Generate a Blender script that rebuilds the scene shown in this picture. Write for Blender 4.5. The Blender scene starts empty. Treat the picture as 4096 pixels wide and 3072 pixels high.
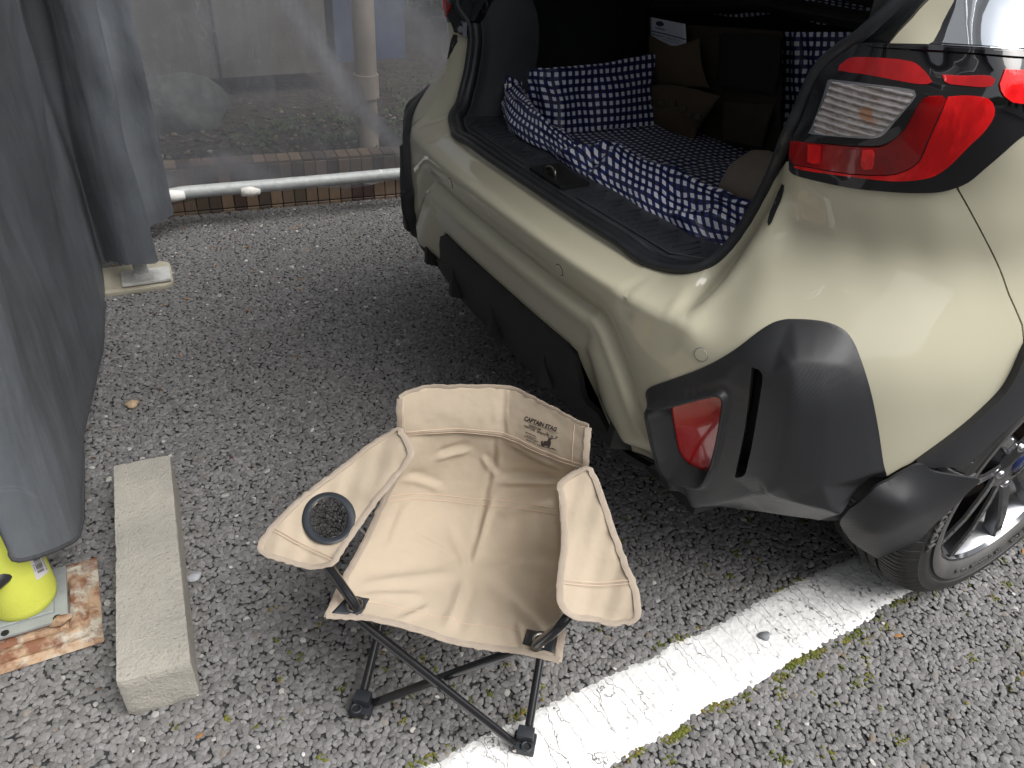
import bpy, bmesh, math, random
import numpy as np
from mathutils import Vector, Matrix
from mathutils.bvhtree import BVHTree
from mathutils.geometry import delaunay_2d_cdt
random.seed(7); rng = np.random.default_rng(7)
sc = bpy.context.scene
col = sc.collection
# ------------------------------------------------------------------ camera
FX, IW, IH, CH = 3032.0, 4096, 3072, 1.3
RM = np.array([[0.86917125, -0.23940491, 0.43269693],
               [-0.49095416, -0.52252074, 0.69709116],
               [0.05920607, -0.81832595, -0.57169684]])
cam_d = bpy.data.cameras.new('camera'); cam = bpy.data.objects.new('camera', cam_d); col.objects.link(cam)
cam_d.sensor_width = 36; cam_d.lens = FX/IW*36; cam_d.clip_start = .02; cam_d.clip_end = 600
right = Vector(RM[:, 0]); up = -Vector(RM[:, 1]); back = -Vector(RM[:, 2])
mw = Matrix((right, up, back)).transposed().to_4x4(); mw.translation = (0, 0, CH)
cam.matrix_world = mw
sc.camera = cam
# ------------------------------------------------------------------ light
SUN_EL, SUN_AZ = math.radians(56), math.radians(-58)   # azimuth of the sun direction measured from +X towards +Y
w = bpy.data.worlds.new('World'); sc.world = w; w.use_nodes = True
nt = w.node_tree; bg = nt.nodes['Background']
sky = nt.nodes.new('ShaderNodeTexSky'); sky.sky_type = 'NISHITA'; sky.sun_disc = False
sky.sun_elevation = SUN_EL; sky.sun_rotation = math.pi/2 - SUN_AZ; sky.air_density = 1.0; sky.dust_density = 4.0; sky.ozone_density = 1.0
hs = nt.nodes.new('ShaderNodeHueSaturation'); hs.inputs['Saturation'].default_value = .22
wtc = nt.nodes.new('ShaderNodeTexCoord'); wno = nt.nodes.new('ShaderNodeTexNoise'); wno.inputs['Scale'].default_value = 2.2; wno.inputs['Detail'].default_value = 5
wmr = nt.nodes.new('ShaderNodeMapRange'); wmr.inputs[3].default_value = .78; wmr.inputs[4].default_value = 1.25
wmx = nt.nodes.new('ShaderNodeMixRGB'); wmx.blend_type = 'MULTIPLY'; wmx.inputs[0].default_value = 1
nt.links.new(wtc.outputs['Generated'], wno.inputs['Vector']); nt.links.new(wno.outputs[0], wmr.inputs[0])
nt.links.new(sky.outputs[0], hs.inputs['Color']); nt.links.new(hs.outputs[0], wmx.inputs[1]); nt.links.new(wmr.outputs[0], wmx.inputs[2])
nt.links.new(wmx.outputs[0], bg.inputs[0]); bg.inputs[1].default_value = .10
sl = bpy.data.lights.new('sun', 'SUN'); sl.energy = 1.5; sl.angle = math.radians(50); sl.color = (1, .97, .93)
so = bpy.data.objects.new('sun', sl); col.objects.link(so)
sd = Vector((math.cos(SUN_AZ)*math.cos(SUN_EL), math.sin(SUN_AZ)*math.cos(SUN_EL), math.sin(SUN_EL)))
so.rotation_euler = sd.to_track_quat('Z', 'Y').to_euler(); so.location = (0, 0, 8)
vs = sc.view_settings; vs.view_transform = 'Standard'; vs.look = 'None'; vs.gamma = 1; vs.exposure = 1.0
# ------------------------------------------------------------------ pixel -> place
def rays(p):
    p = np.atleast_2d(np.array(p, float)); c = np.c_[p[:, 0]-IW/2, p[:, 1]-IH/2, np.full(len(p), FX)]
    return c @ RM.T
def onax(p, ax, val):
    d = rays(p); o = np.array([0, 0, CH]); t = (np.asarray(val)-o[ax])/d[:, ax]; return o+t[:, None]*d
def G(x, y, z=0.): return Vector(onax([(x, y)], 2, z)[0])
def PX(x, y, X): return Vector(onax([(x, y)], 0, X)[0])
def PY(x, y, Y): return Vector(onax([(x, y)], 1, Y)[0])
# ------------------------------------------------------------------ material helper
def rgb(c): return (c[0], c[1], c[2], 1) if len(c) == 3 else c
class M:
    def __init__(s, name, base=(.5, .5, .5), rough=.5, metal=0, spec=.5, coat=0, coatr=.03, sheen=0):
        s.m = bpy.data.materials.new(name); s.m.use_nodes = True; s.t = s.m.node_tree; s.n = s.t.nodes
        s.b = s.n['Principled BSDF']; b = s.b.inputs
        b['Base Color'].default_value = rgb(base); b['Roughness'].default_value = rough; b['Metallic'].default_value = metal
        b['Specular IOR Level'].default_value = spec; b['Coat Weight'].default_value = coat; b['Coat Roughness'].default_value = coatr
        b['Sheen Weight'].default_value = sheen
        s.tc = s.n.new('ShaderNodeTexCoord')
    def node(s, t, **k):
        n = s.n.new(t)
        for a, v in k.items():
            if hasattr(n, a) and a not in n.inputs: setattr(n, a, v)
            else: n.inputs[a].default_value = v
        return n
    def noise(s, scale, detail=4, rough=.6, vec=None, dist=0, stretch=None):
        n = s.node('ShaderNodeTexNoise', Scale=scale, Detail=detail, Roughness=rough, Distortion=dist)
        v = vec or s.tc.outputs['Object']
        if stretch:
            mp = s.n.new('ShaderNodeMapping'); mp.inputs['Scale'].default_value = stretch; s.t.links.new(v, mp.inputs[0]); v = mp.outputs[0]
        s.t.links.new(v, n.inputs['Vector']); return n.outputs[0]
    def vor(s, scale, feature='F1', vec=None, out=0, rnd=1):
        n = s.n.new('ShaderNodeTexVoronoi'); n.feature = feature; n.inputs['Scale'].default_value = scale; n.inputs['Randomness'].default_value = rnd
        s.t.links.new(vec or s.tc.outputs['Object'], n.inputs['Vector']); return n.outputs[out]
    def ramp(s, val, stops, interp='LINEAR'):
        r = s.n.new('ShaderNodeValToRGB'); e = r.color_ramp.elements; r.color_ramp.interpolation = interp
        while len(e) > len(stops): e.remove(e[-1])
        while len(e) < len(stops): e.new(1)
        for i, (p, c) in enumerate(stops): e[i].position = p; e[i].color = rgb(c) if isinstance(c, tuple) else (c, c, c, 1)
        s.t.links.new(val, r.inputs[0]); return r.outputs[0]
    def mix(s, fac, a, b, mode='MIX'):
        m = s.n.new('ShaderNodeMixRGB'); m.blend_type = mode
        for i, v in ((0, fac), (1, a), (2, b)):
            if isinstance(v, (int, float)): m.inputs[i].default_value = v if i == 0 else (v, v, v, 1)
            elif isinstance(v, tuple): m.inputs[i].default_value = rgb(v)
            else: s.t.links.new(v, m.inputs[i])
        return m.outputs[0]
    def math(s, op, a, b=0):
        m = s.n.new('ShaderNodeMath'); m.operation = op
        for i, v in ((0, a), (1, b)):
            if isinstance(v, (int, float)): m.inputs[i].default_value = v
            else: s.t.links.new(v, m.inputs[i])
        return m.outputs[0]
    def set(s, name, v): s.t.links.new(v, s.b.inputs[name]); return s
    def bump(s, h, dist=.002, strength=1.):
        b = s.n.new('ShaderNodeBump'); b.inputs['Distance'].default_value = dist; b.inputs['Strength'].default_value = strength
        pl = s.b.inputs['Normal'].links
        if pl: s.t.links.new(pl[0].from_socket, b.inputs['Normal'])
        s.t.links.new(h, b.inputs['Height']); s.t.links.new(b.outputs[0], s.b.inputs['Normal']); return s
def vary(name, base, amt=.25, scale=8, rough=.5, bumps=None, **k):
    m = M(name, base, rough, **k)
    c = m.mix(m.ramp(m.noise(scale, 6), [(.3, 0.), (.7, 1.)]), tuple(x*(1-amt) for x in base), tuple(min(1, x*(1+amt)) for x in base))
    m.set('Base Color', c)
    for sc_, d in (bumps or []): m.bump(m.noise(sc_, 3), d)
    return m
# ------------------------------------------------------------------ object helpers
def tag(o, label=None, cat=None, group=None, kind=None):
    for k, v in (('label', label), ('category', cat), ('group', group), ('kind', kind)):
        if v: o[k] = v
    return o
def empty(name, loc, label, cat, group=None, rz=0):
    o = bpy.data.objects.new(name, None); col.objects.link(o); o.location = loc; o.rotation_euler = (0, 0, rz); o.empty_display_size = .1
    tag(o, label, cat, group); bpy.context.view_layer.update(); return o
def link(name, me, mat, parent=None):
    o = bpy.data.objects.new(name, me); col.objects.link(o)
    if mat is not None and not me.materials: me.materials.append(mat.m if isinstance(mat, M) else mat)
    if parent is not None:
        o.parent = parent
        pm = Matrix.Identity(4); q = parent
        while q is not None: pm = q.matrix_basis @ pm if q.parent is None else (q.matrix_parent_inverse @ q.matrix_basis @ pm); q = q.parent
        o.matrix_parent_inverse = pm.inverted()
    return o
def mesh(name, V, F, mat=None, parent=None, smooth=True, sharp=None, uv=None):
    me = bpy.data.meshes.new(name); me.from_pydata([tuple(map(float, v)) for v in V], [], [tuple(map(int, f)) for f in F]); 
    if smooth:
        me.polygons.foreach_set('use_smooth', [True]*len(me.polygons))
        if sharp: me.set_sharp_from_angle(angle=math.radians(sharp))
    if uv is not None:
        l = me.uv_layers.new(name='UVMap'); vi = np.empty(len(me.loops), int); me.loops.foreach_get('vertex_index', vi)
        l.data.foreach_set('uv', np.asarray(uv, float)[vi].ravel())
    me.update(); return link(name, me, mat, parent)
def frombm(name, bm, mat, parent=None, smooth=False, sharp=30, bevel=0, seg=2):
    if bevel:
        bmesh.ops.bevel(bm, geom=[e for e in bm.edges if len(e.link_faces) == 2 and e.calc_face_angle(0) > .5], offset=bevel, segments=seg, affect='EDGES', profile=.7)
    bmesh.ops.recalc_face_normals(bm, faces=bm.faces)
    me = bpy.data.meshes.new(name); bm.to_mesh(me); bm.free()
    if smooth: me.polygons.foreach_set('use_smooth', [True]*len(me.polygons)); me.set_sharp_from_angle(angle=math.radians(sharp))
    return link(name, me, mat, parent)
def box(bm, c, s, rot=None):
    m = Matrix.Translation(c) @ (rot.to_4x4() if rot is not None else Matrix.Identity(4)) @ Matrix.Diagonal((s[0], s[1], s[2], 1))
    bmesh.ops.create_cube(bm, size=1, matrix=m)
def tube_mesh(pts, r, n=12, closed=False, flat=None, cap=True):
    """swept tube; r scalar or list; flat=(w,h,upvec) elliptical"""
    P = [Vector(p) for p in pts]; N = len(P); V = []; F = []
    T = []
    for i in range(N):
        a = P[(i-1) % N] if closed or i > 0 else P[0]; b = P[(i+1) % N] if closed or i < N-1 else P[-1]
        T.append((b-a).normalized())
    u = T[0].orthogonal().normalized() if flat is None else Vector(flat[2])
    for i in range(N):
        u = (u - T[i]*u.dot(T[i])).normalized() if flat is None else (Vector(flat[2])-T[i]*Vector(flat[2]).dot(T[i])).normalized()
        v = T[i].cross(u)
        ri = r[i] if hasattr(r, '__len__') else r
        for k in range(n):
            a = 2*math.pi*k/n
            if flat is None: V.append(P[i]+u*math.cos(a)*ri+v*math.sin(a)*ri)
            else: V.append(P[i]+u*math.cos(a)*flat[1]+v*math.sin(a)*flat[0])
    for i in range(N if closed else N-1):
        for k in range(n):
            j = (i+1) % N; F.append((i*n+k, i*n+(k+1) % n, j*n+(k+1) % n, j*n+k))
    if cap and not closed: F.append(tuple(range(n))[::-1]); F.append(tuple((N-1)*n+k for k in range(n)))
    return V, F
def tube(name, pts, r, mat, parent=None, n=12, **k):
    V, F = tube_mesh(pts, r, n, **k); return mesh(name, V, F, mat, parent, sharp=50)
def cyl(name, a, b, r, mat, parent=None, n=16, r2=None):
    return tube(name, [a, b], [r, r if r2 is None else r2], mat, parent, n)
def spline(P, n=8, closed=False):
    """catmull-rom through points (any dimension)"""
    P = np.array(P, float); N = len(P); out = []
    rngi = range(N if closed else N-1)
    for i in rngi:
        g = lambda j: P[j % N] if closed else P[min(max(j, 0), N-1)]
        p0, p1, p2, p3 = g(i-1), g(i), g(i+1), g(i+2)
        for k in range(n):
            t = k/n; out.append(.5*((2*p1)+(-p0+p2)*t+(2*p0-5*p1+4*p2-p3)*t*t+(-p0+3*p1-3*p2+p3)*t**3))
    if not closed: out.append(P[-1])
    return np.array(out)
def resample(P, step, closed=False):
    P = np.array(P, float)
    if closed: P = np.vstack([P, P[:1]])
    L = np.r_[0, np.cumsum(np.linalg.norm(np.diff(P, axis=0), axis=1))]; n = max(2, int(round(L[-1]/step)))
    t = np.linspace(0, L[-1], n+1); 
    if closed: t = t[:-1]
    return np.c_[tuple(np.interp(t, L, P[:, i]) for i in range(P.shape[1]))]
def pip(P, poly):
    x, y = P[:, 0], P[:, 1]; ins = np.zeros(len(P), bool); n = len(poly); j = n-1
    for i in range(n):
        xi, yi = poly[i]; xj, yj = poly[j]
        c = ((yi > y) != (yj > y)) & (x < (xj-xi)*(y-yi)/(yj-yi+1e-15)+xi); ins ^= c; j = i
    return ins
def noise2(shape, cells, seed, octaves=3):
    """smooth value noise on a grid, in -1..1"""
    r = np.random.default_rng(seed); out = np.zeros(shape); amp = 1; tot = 0
    for o in range(octaves):
        c = (max(2, int(cells[0]*2**o)), max(2, int(cells[1]*2**o))); g = r.uniform(-1, 1, (c[0]+1, c[1]+1))
        a = np.linspace(0, c[0]-1e-6, shape[0]); b = np.linspace(0, c[1]-1e-6, shape[1]); ai = a.astype(int); bi = b.astype(int)
        fa = a-ai; fb = b-bi; fa = fa*fa*(3-2*fa); fb = fb*fb*(3-2*fb)
        g00 = g[np.ix_(ai, bi)]; g10 = g[np.ix_(ai+1, bi)]; g01 = g[np.ix_(ai, bi+1)]; g11 = g[np.ix_(ai+1, bi+1)]
        out += amp*((g00*(1-fa)[:, None]+g10*fa[:, None])*(1-fb)[None]+(g01*(1-fa)[:, None]+g11*fa[:, None])*fb[None]); tot += amp; amp *= .5
    return out/tot
def grid_faces(a, b):
    return [(i*b+j, i*b+j+1, (i+1)*b+j+1, (i+1)*b+j) for i in range(a-1) for j in range(b-1)]
def cdt(boundary, holes=(), lines=(), grid=.01, margin=.4):
    """triangulate a 2-D region; returns points, triangles"""
    B = np.array(boundary, float); pts = [B]; edges = []; n0 = 0
    def loop(P, closed=True):
        nonlocal n0
        n = len(P); edges.extend([(n0+i, n0+(i+1) % n) for i in range(n if closed else n-1)]); n0 += n
    loop(B)
    for h in holes: h = np.array(h, float); pts.append(h); loop(h)
    for l in lines: l = np.array(l, float); pts.append(l); loop(l, False)
    lo, hi = B.min(0), B.max(0)
    X, Y = np.meshgrid(np.arange(lo[0], hi[0], grid), np.arange(lo[1], hi[1], grid)); Gp = np.c_[X.ravel(), Y.ravel()]
    Gp = Gp[pip(Gp, B)]
    for h in holes: Gp = Gp[~pip(Gp, np.array(h))]
    allb = np.vstack(pts); keep = np.ones(len(Gp), bool)
    for i in range(0, len(allb), 64):
        d = ((Gp[:, None, :]-allb[None, i:i+64, :])**2).sum(2).min(1); keep &= d > (grid*margin)**2
    Gp = Gp[keep]; A = np.vstack([allb, Gp])
    vo, eo, fo, *_ = delaunay_2d_cdt([Vector(p) for p in A], edges, [], 0, 1e-7, False)
    V = np.array([(v.x, v.y) for v in vo]); F = np.array([f for f in fo if len(f) == 3])
    c = V[F].mean(1); k = pip(c, B)
    for h in holes: k &= ~pip(c, np.array(h))
    return V, F[k]
def rim(V3, F, off):
    """close a sheet with a skirt along its boundary; off: per vertex vector array"""
    V3 = list(map(tuple, V3)); F = [tuple(f) for f in F]; cnt = {}
    for f in F:
        for a, b in zip(f, f[1:]+f[:1]): cnt[(a, b)] = 1
    bd = [(a, b) for (a, b) in cnt if (b, a) not in cnt]; idx = {}
    for a, b in bd:
        for q in (a, b):
            if q not in idx: idx[q] = len(V3); V3.append(tuple(np.array(V3[q])+off[q]))
    for a, b in bd: F.append((b, a, idx[a], idx[b]))
    return V3, F
class RBF:
    def __init__(s, P, v, reg=1e-6):
        s.P = np.array(P, float); n = len(s.P); K = s.k(s.P); K += np.diag(np.broadcast_to(reg, n)); Q = np.c_[np.ones(n), s.P]
        A = np.block([[K, Q], [Q.T, np.zeros((3, 3))]]); s.w = np.linalg.lstsq(A, np.r_[np.array(v, float), 0, 0, 0], rcond=None)[0]
    def k(s, X):
        r2 = ((X[:, None, :]-s.P[None])**2).sum(2); return .5*r2*np.log(r2+1e-12)
    def __call__(s, X):
        X = np.atleast_2d(X); out = np.empty(len(X))
        for i in range(0, len(X), 8000):
            x = X[i:i+8000]; out[i:i+8000] = s.k(x) @ s.w[:-3]+np.c_[np.ones(len(x)), x] @ s.w[-3:]
        return out
# ================================================================== CAR SURFACE (s along the plan outline from the tail's centre, z height)
YC, XR, XC, HW, PE = 1.335, .755, 1.5, .9, 3.4
_ph = np.linspace(0, math.pi/2, 1600)
_dy = HW*np.sin(_ph)**(2/PE); _x = XC-(XC-XR)*np.cos(_ph)**(2/PE)
_dy = np.r_[_dy, np.full(60, HW)]; _x = np.r_[_x, np.linspace(XC+.02, XC+1.2, 60)]
_s = np.r_[0, np.cumsum(np.hypot(np.diff(_dy), np.diff(_x)))]
SG = np.arange(0, 2.3, .01)
cdy = np.interp(SG, _s, _dy); cx = np.interp(SG, _s, _x)
_k = np.ones(7)/7
cdy = np.r_[cdy[:3], np.convolve(cdy, _k, 'valid'), cdy[-3:]]; cx = np.r_[cx[:3], np.convolve(cx, _k, 'valid'), cx[-3:]]
ndy = -np.gradient(cx, SG); ndx = np.gradient(cdy, SG); _n = np.hypot(ndx, ndy)
# outward normal in (x, dy): rotate tangent ; at the centre it points to -x
nX = -np.gradient(cdy, SG)/_n; nD = np.gradient(cx, SG)/_n
def base(s, sgn=-1):
    a = np.abs(s); return np.interp(a, SG, cx), np.interp(a, SG, cdy), np.interp(a, SG, nX), np.interp(a, SG, nD)
def S_of(dy): return float(np.interp(dy, _dy[:1600], _s[:1600]))
def hit_inset(px, py, ins):
    d = rays([(px, py)])[0]; d = d/np.linalg.norm(d); o = np.array([0, 0, CH]); a = HW-ins; b = XC-XR-ins
    ts = np.linspace(.4, 4, 1500); q = o+ts[:, None]*d
    Fv = np.abs((q[:, 1]-YC)/a)**PE+(np.maximum(0, XC-q[:, 0])/b)**PE-1
    i = np.where((Fv[:-1] > 0) & (Fv[1:] <= 0))[0]
    if len(i):
        i = i[0]; f = Fv[i]/(Fv[i]-Fv[i+1]+1e-15); q = q[i]*(1-f)+q[i+1]*f
    else: q = q[int(np.argmin(Fv))]
    X_, D_ = cx-nX*ins, cdy-nD*ins; y_ = abs(q[1]-YC); j = int(np.argmin((X_-q[0])**2+(D_-y_)**2)); best = None
    for a_, b_ in ((j-1, j), (j, j+1)):
        if a_ < 0 or b_ >= len(SG): continue
        e = np.array([X_[b_]-X_[a_], D_[b_]-D_[a_]]); t = float(np.clip(((q[0]-X_[a_])*e[0]+(y_-D_[a_])*e[1])/(e@e), 0, 1)); dd = math.hypot(X_[a_]+e[0]*t-q[0], D_[a_]+e[1]*t-y_)
        if best is None or dd < best[0]: best = (dd, SG[a_]+t*(SG[b_]-SG[a_]))
    return best[1], q[2]
ctl = []
prof = [(.80, .16), (.745, .10), (.73, .088), (.716, .083), (.708, .078), (.704, .062), (.700, .042), (.696, .022), (.691, .007), (.684, .001), (.672, .0), (.655, .002), (.635, .010), (.618, .021), (.608, .024), (.603, .009), (.596, .003), (.57, .007), (.54, .013), (.50, .022), (.45, .036), (.38, .062), (.30, .09)]
reg = []
def add(s, z, i, r=1e-7): ctl.append((s, z, i)); reg.append(r)
for s in np.arange(0, .351, .0175):
    for z, i in prof: add(s, z, i)
for s in np.arange(.3675, .46, .0175):
    for z, i in prof:
        if .668 < z < (.705 if s > .42 else .735): add(s, z, i, 1e-6)
for s in np.arange(.46, .56, .02):
    for z, i in ((.696, .022), (.691, .008), (.684, .002), (.672, 0)): add(s, z, i, 1e-5)
for s in np.arange(0, 2.3, .1): add(s, .12, .11, 1e-4)
for s in (.36, .40, .45, .50, .55): add(s, .36, .05, 1e-4); add(s, .29, .07, 1e-4)
# the crease round the recessed lower panel: panel side, crest, valley, outer face
cr = spline([(.345, .6035), (.368, .600), (.392, .586), (.412, .565), (.434, .540), (.457, .512), (.490, .470), (.528, .430)], 4)
cr = resample(cr, .012)
for k in range(len(cr)):
    s, z = cr[k]; t = cr[min(k+1, len(cr)-1)]-cr[max(k-1, 0)]; t = t/np.linalg.norm(t); nx, nz = -t[1], t[0]; f = 1-.35*k/len(cr)
    if nz < 0: nx, nz = -nx, -nz
    for dd, v in ((-.06, .006), (-.025, .004), (-.008, .003), (.0, .003), (.005, .012*f), (.011, .023*f), (.022, .019*f), (.036, .009*f), (.054, .002)):
        if s+nx*dd > .357 and z+nz*dd < .66: add(s+nx*dd, z+nz*dd, v, 1e-6)
def cp(px, py, i, r=2e-5): s, z = hit_inset(px, py, i); add(s, z, i, r)
# flange beside the opening (under the weatherstrip) and the fold of the quarter panel's edge
fl_ = spline([(2600, 1062, .083), (2640, 1082, .084), (2700, 1092, .088), (2800, 1080, .10), (2872, 1041, .118), (2945, 969, .132), (3017, 853, .146), (3089, 720, .156), (3150, 600, .16)], 5)
for p in fl_: cp(p[0], p[1], p[2], 1e-6)
fo_ = spline([(3140, 745, .118), (3056, 900, .106), (3012, 965, .098), (2962, 1039, .088), (2897, 1124, .068), (2825, 1193, .046), (2778, 1233, .028), (2730, 1262, .012)], 6)
for k, p in enumerate(fo_):
    q = fo_[min(k+1, len(fo_)-1)]-fo_[max(k-1, 0)]; n_ = np.array([q[1], -q[0]]); n_ = n_/np.linalg.norm(n_)
    if n_[0] > 0: n_ = -n_          # towards the opening
    f = min(1, (len(fo_)-1-k)/12)
    cp(p[0], p[1], p[2], 1e-6); cp(p[0]+n_[0]*12, p[1]+n_[1]*12, p[2]+.026*f, 1e-6); cp(p[0]-n_[0]*26, p[1]-n_[1]*26, max(0, p[2]-.006), 1e-6)
for px, py, i in [(2560, 1130, .042), (2650, 1150, .05), (2720, 1160, .055), (2620, 1200, .020), (2700, 1215, .022), (2770, 1175, .062), (2660, 1245, .006)]: cp(px, py, i, 1e-5)
for s, f in ((.66, 1.), (.72, .92), (.80, .78), (.90, .58), (1.0, .42), (1.15, .26), (1.4, .16)):
    for z, i in ((.96, .100), (.92, .103), (.885, .111), (.86, .117), (.835, .110), (.79, .076), (.745, .040), (.705, .014), (.665, .002)): add(s, z, i*f, 1e-5)
for s in (.60, .70, .85, 1.0, 1.2):
    for z, i in ((.62, 0), (.55, 0), (.46, .004), (.38, .016), (.30, .035)): add(s, z, i, 1e-4)
for s in (.95, 1.15, 1.5, 1.9, 2.2):
    for z, i in ((1.13, .06), (1.2, .085), (1.32, .15), (1.45, .25)): add(s, z, i, 2e-4)
for s in (1.5, 1.9, 2.2):
    for z, i in ((.95, .02), (.8, .0), (.6, .0), (.4, .015), (.28, .03)): add(s, z, i, 2e-4)
for px, py, i in [(3159, 633, .112), (3172, 548, .118), (3231, 425, .125), (3258, 290, .13), (3340, 208, .13), (3400, 600, .080), (3700, 600, .054), (4000, 500, .032), (3450, 400, .082), (3700, 300, .06), (4050, 300, .04), (3500, 170, .105), (3760, 178, .08), (4096, 197, .062)]:
    cp(px, py, i, 1e-4)
_c = np.array(ctl); ZG = np.r_[np.arange(.10, .30, .01), np.arange(.30, .57, .005), np.arange(.57, .66, .003), np.arange(.66, .735, .0015), np.arange(.735, .80, .004), np.arange(.80, 1.46, .008)]; SG2 = np.arange(0, 2.25, .006)
_q = np.unique(np.round(_c[:, :2]/.003).astype(int), axis=0, return_index=True)[1]; _c = _c[_q]; _rg = np.array(reg)[_q]
_rb = RBF(_c[:, :2]*[1, 1], _c[:, 2], _rg)
_g = np.stack(np.meshgrid(SG2, ZG, indexing='ij'), -1).reshape(-1, 2)
IG = _rb(_g).reshape(len(SG2), len(ZG))
for _ in range(1):
    _p = np.pad(IG, 1, mode='edge'); IG = (_p[:-2, 1:-1]+2*_p[1:-1, 1:-1]+_p[2:, 1:-1])/4
_p = np.pad(IG, 1, mode='edge'); IG = (_p[1:-1, :-2]+10*_p[1:-1, 1:-1]+_p[1:-1, 2:])/12
def inset(s, z):
    a = np.clip(np.abs(s)/.006, 0, len(SG2)-1.001); b = np.clip(np.interp(z, ZG, np.arange(len(ZG))), 0, len(ZG)-1.001); ai = a.astype(int); bi = b.astype(int); fa = a-ai; fb = b-bi
    return (IG[ai, bi]*(1-fa)+IG[ai+1, bi]*fa)*(1-fb)+(IG[ai, bi+1]*(1-fa)+IG[ai+1, bi+1]*fa)*fb
def surf(s, z, off=0., side=-1):
    """point on the car's skin; s >= 0 is the right half (side=-1), off = metres proud of it"""
    s = np.asarray(s, float); z = np.asarray(z, float)
    x, d, nx, nd = base(s); h = off-inset(s, z); sg = np.where(s < 0, -side, side)
    return np.stack([x+nx*h, YC+sg*(d+nd*h), z], -1)
def snorm(s, side=-1):
    x, d, nx, nd = base(s); sg = np.where(np.asarray(s) < 0, -side, side); return np.stack([nx, sg*nd, np.zeros_like(nx)], -1)
_sv = SG2[::2]; _zv = ZG
_gg = np.stack(np.meshgrid(_sv, _zv, indexing='ij'), -1).reshape(-1, 2)
_P = surf(_gg[:, 0], _gg[:, 1]); _F = grid_faces(len(_sv), len(_zv))
_bv = BVHTree.FromPolygons([tuple(p) for p in _P], _F)
_P2 = surf(_gg[:, 0], _gg[:, 1], side=1); _bv2 = BVHTree.FromPolygons([tuple(p) for p in _P2], _F)
def sz(p, left=False):
    """pixels -> (s, z) on the skin"""
    D = rays(p); out = []; o = Vector((0, 0, CH)); bv, PP = (_bv2, _P2) if left else (_bv, _P)
    for d in D:
        loc, n, fi, dist = bv.ray_cast(o, Vector(d).normalized())
        if loc is None: loc, n, fi, dist = bv.find_nearest(o+Vector(d).normalized()*1.9)
        q = _F[fi]; j = np.argmin((SG-0)*0+((cx-loc.x+0)**2+(cdy-abs(loc.y-YC))**2))
        # refine s with the quad's own parameters
        i0 = q[0]//len(_zv); a = PP[q[0]]; b = PP[q[3]]; e = b-a; t = np.dot(np.array(loc)[:2]-a[:2], e[:2])/max(1e-12, np.dot(e[:2], e[:2]))
        out.append((_sv[i0]+np.clip(t, 0, 1)*.012, loc.z))
    return np.array(out)
def skin(name, outline, off, mat, parent, holes=(), lines=(), grid=.01, side=-1, th=.012, both=False, sharp=35, step=.008, szin=False, clip=0, label=None):
    """a body panel: outline (pixels, or s/z pairs) cut out of the car's skin"""
    B = np.array(outline, float) if szin else sz(resample(outline, 14, True)); B = resample(B, step, True)
    Hs = [resample(h if szin else sz(resample(h, 10, True)), step, True) for h in holes]; Ls = [resample(l if szin else sz(resample(l, 10)), step) for l in lines]
    V, F = cdt(B, Hs, Ls, grid)
    of = off(V) if callable(off) else np.full(len(V), off)
    res = []
    for sd in ((side,) if not both else (-1, 1)):
        P = surf(V[:, 0], V[:, 1], of, sd); Nn = snorm(V[:, 0], sd)
        Ff = [tuple(f) if sd == 1 else tuple(f[::-1]) for f in F.tolist()]
        P2, F2 = rim(P, Ff, -Nn*th) if th else (P, Ff)
        o = mesh(name, P2, F2, mat, parent, sharp=sharp); res.append(o)
        if label: o['label'] = label
    return res if both else res[0]
# ================================================================== CAR PANELS
car = empty('parked_car', (1.2, YC, 0), 'pale khaki beige hatchback parked with its tailgate open over the white line', 'car')
M_paint = M('car_paint', (.54, .515, .39), .45, spec=.25, coat=1, coatr=.012)
M_paint.set('Base Color', M_paint.mix(M_paint.noise(3, 3), (.535, .508, .382), (.55, .522, .395)))
M_paint.bump(M_paint.noise(900, 1), .00001)
M_plas = M('textured_black_plastic', (.022, .023, .026), .36)
M_plas.set('Base Color', M_plas.mix(M_plas.noise(5, 5), (.022, .023, .026), (.034, .035, .038)))
_wv = M_plas.node('ShaderNodeTexWave', Scale=260); _wv.wave_type = 'BANDS'; _wv.bands_direction = 'DIAGONAL'; M_plas.t.links.new(M_plas.tc.outputs['Object'], _wv.inputs['Vector'])
M_plas.bump(_wv.outputs[1], .00018); M_plas.bump(M_plas.noise(700, 2), .0001)
M_plas2 = vary('matte_black_plastic', (.012, .012, .013), .3, 10, .55, [(500, .0002)])
M_rub = vary('black_rubber', (.022, .024, .029), .3, 20, .38, [(300, .0002)])
M_gloss = M('gloss_black', (.006, .006, .008), .08, coat=1, coatr=.02)
M_dark = vary('interior_black', (.010, .011, .012), .3, 6, .6, [(400, .0003)])
# -- bumper
cleft = [(.303, .501), (.315, .492), (.325, .48), (.335, .46)]
bot = [(0, .501), (.15, .501), (.28, .501)]
lowpx = [(2310, 1405), (2337, 1476), (2396, 1604), (2445, 1714), (2490, 1785), (2581, 1822), (2646, 1856), (2664, 1858)]
undc = [(a+(3040-a)*.035, b+(1720-b)*.035) for a, b in [(2658, 1850), (2635, 1768), (2608, 1651), (2590, 1590), (2588, 1566), (2600, 1550), (2626, 1538), (2762, 1490), (2852, 1450), (2942, 1396), (3033, 1326), (3087, 1292), (3123, 1280), (3168, 1275), (3286, 1283), (3367, 1312), (3412, 1362), (3449, 1452), (3485, 1579), (3512, 1723), (3530, 1850)]]+[(3535, 1905), (3548, 1905)]
arch = [(3602, 1872), (3665, 1840), (3771, 1764), (3880, 1678), (3988, 1574), (4030, 1515)]
archb = [(4072, 1430), (4093, 1375)]
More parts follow.
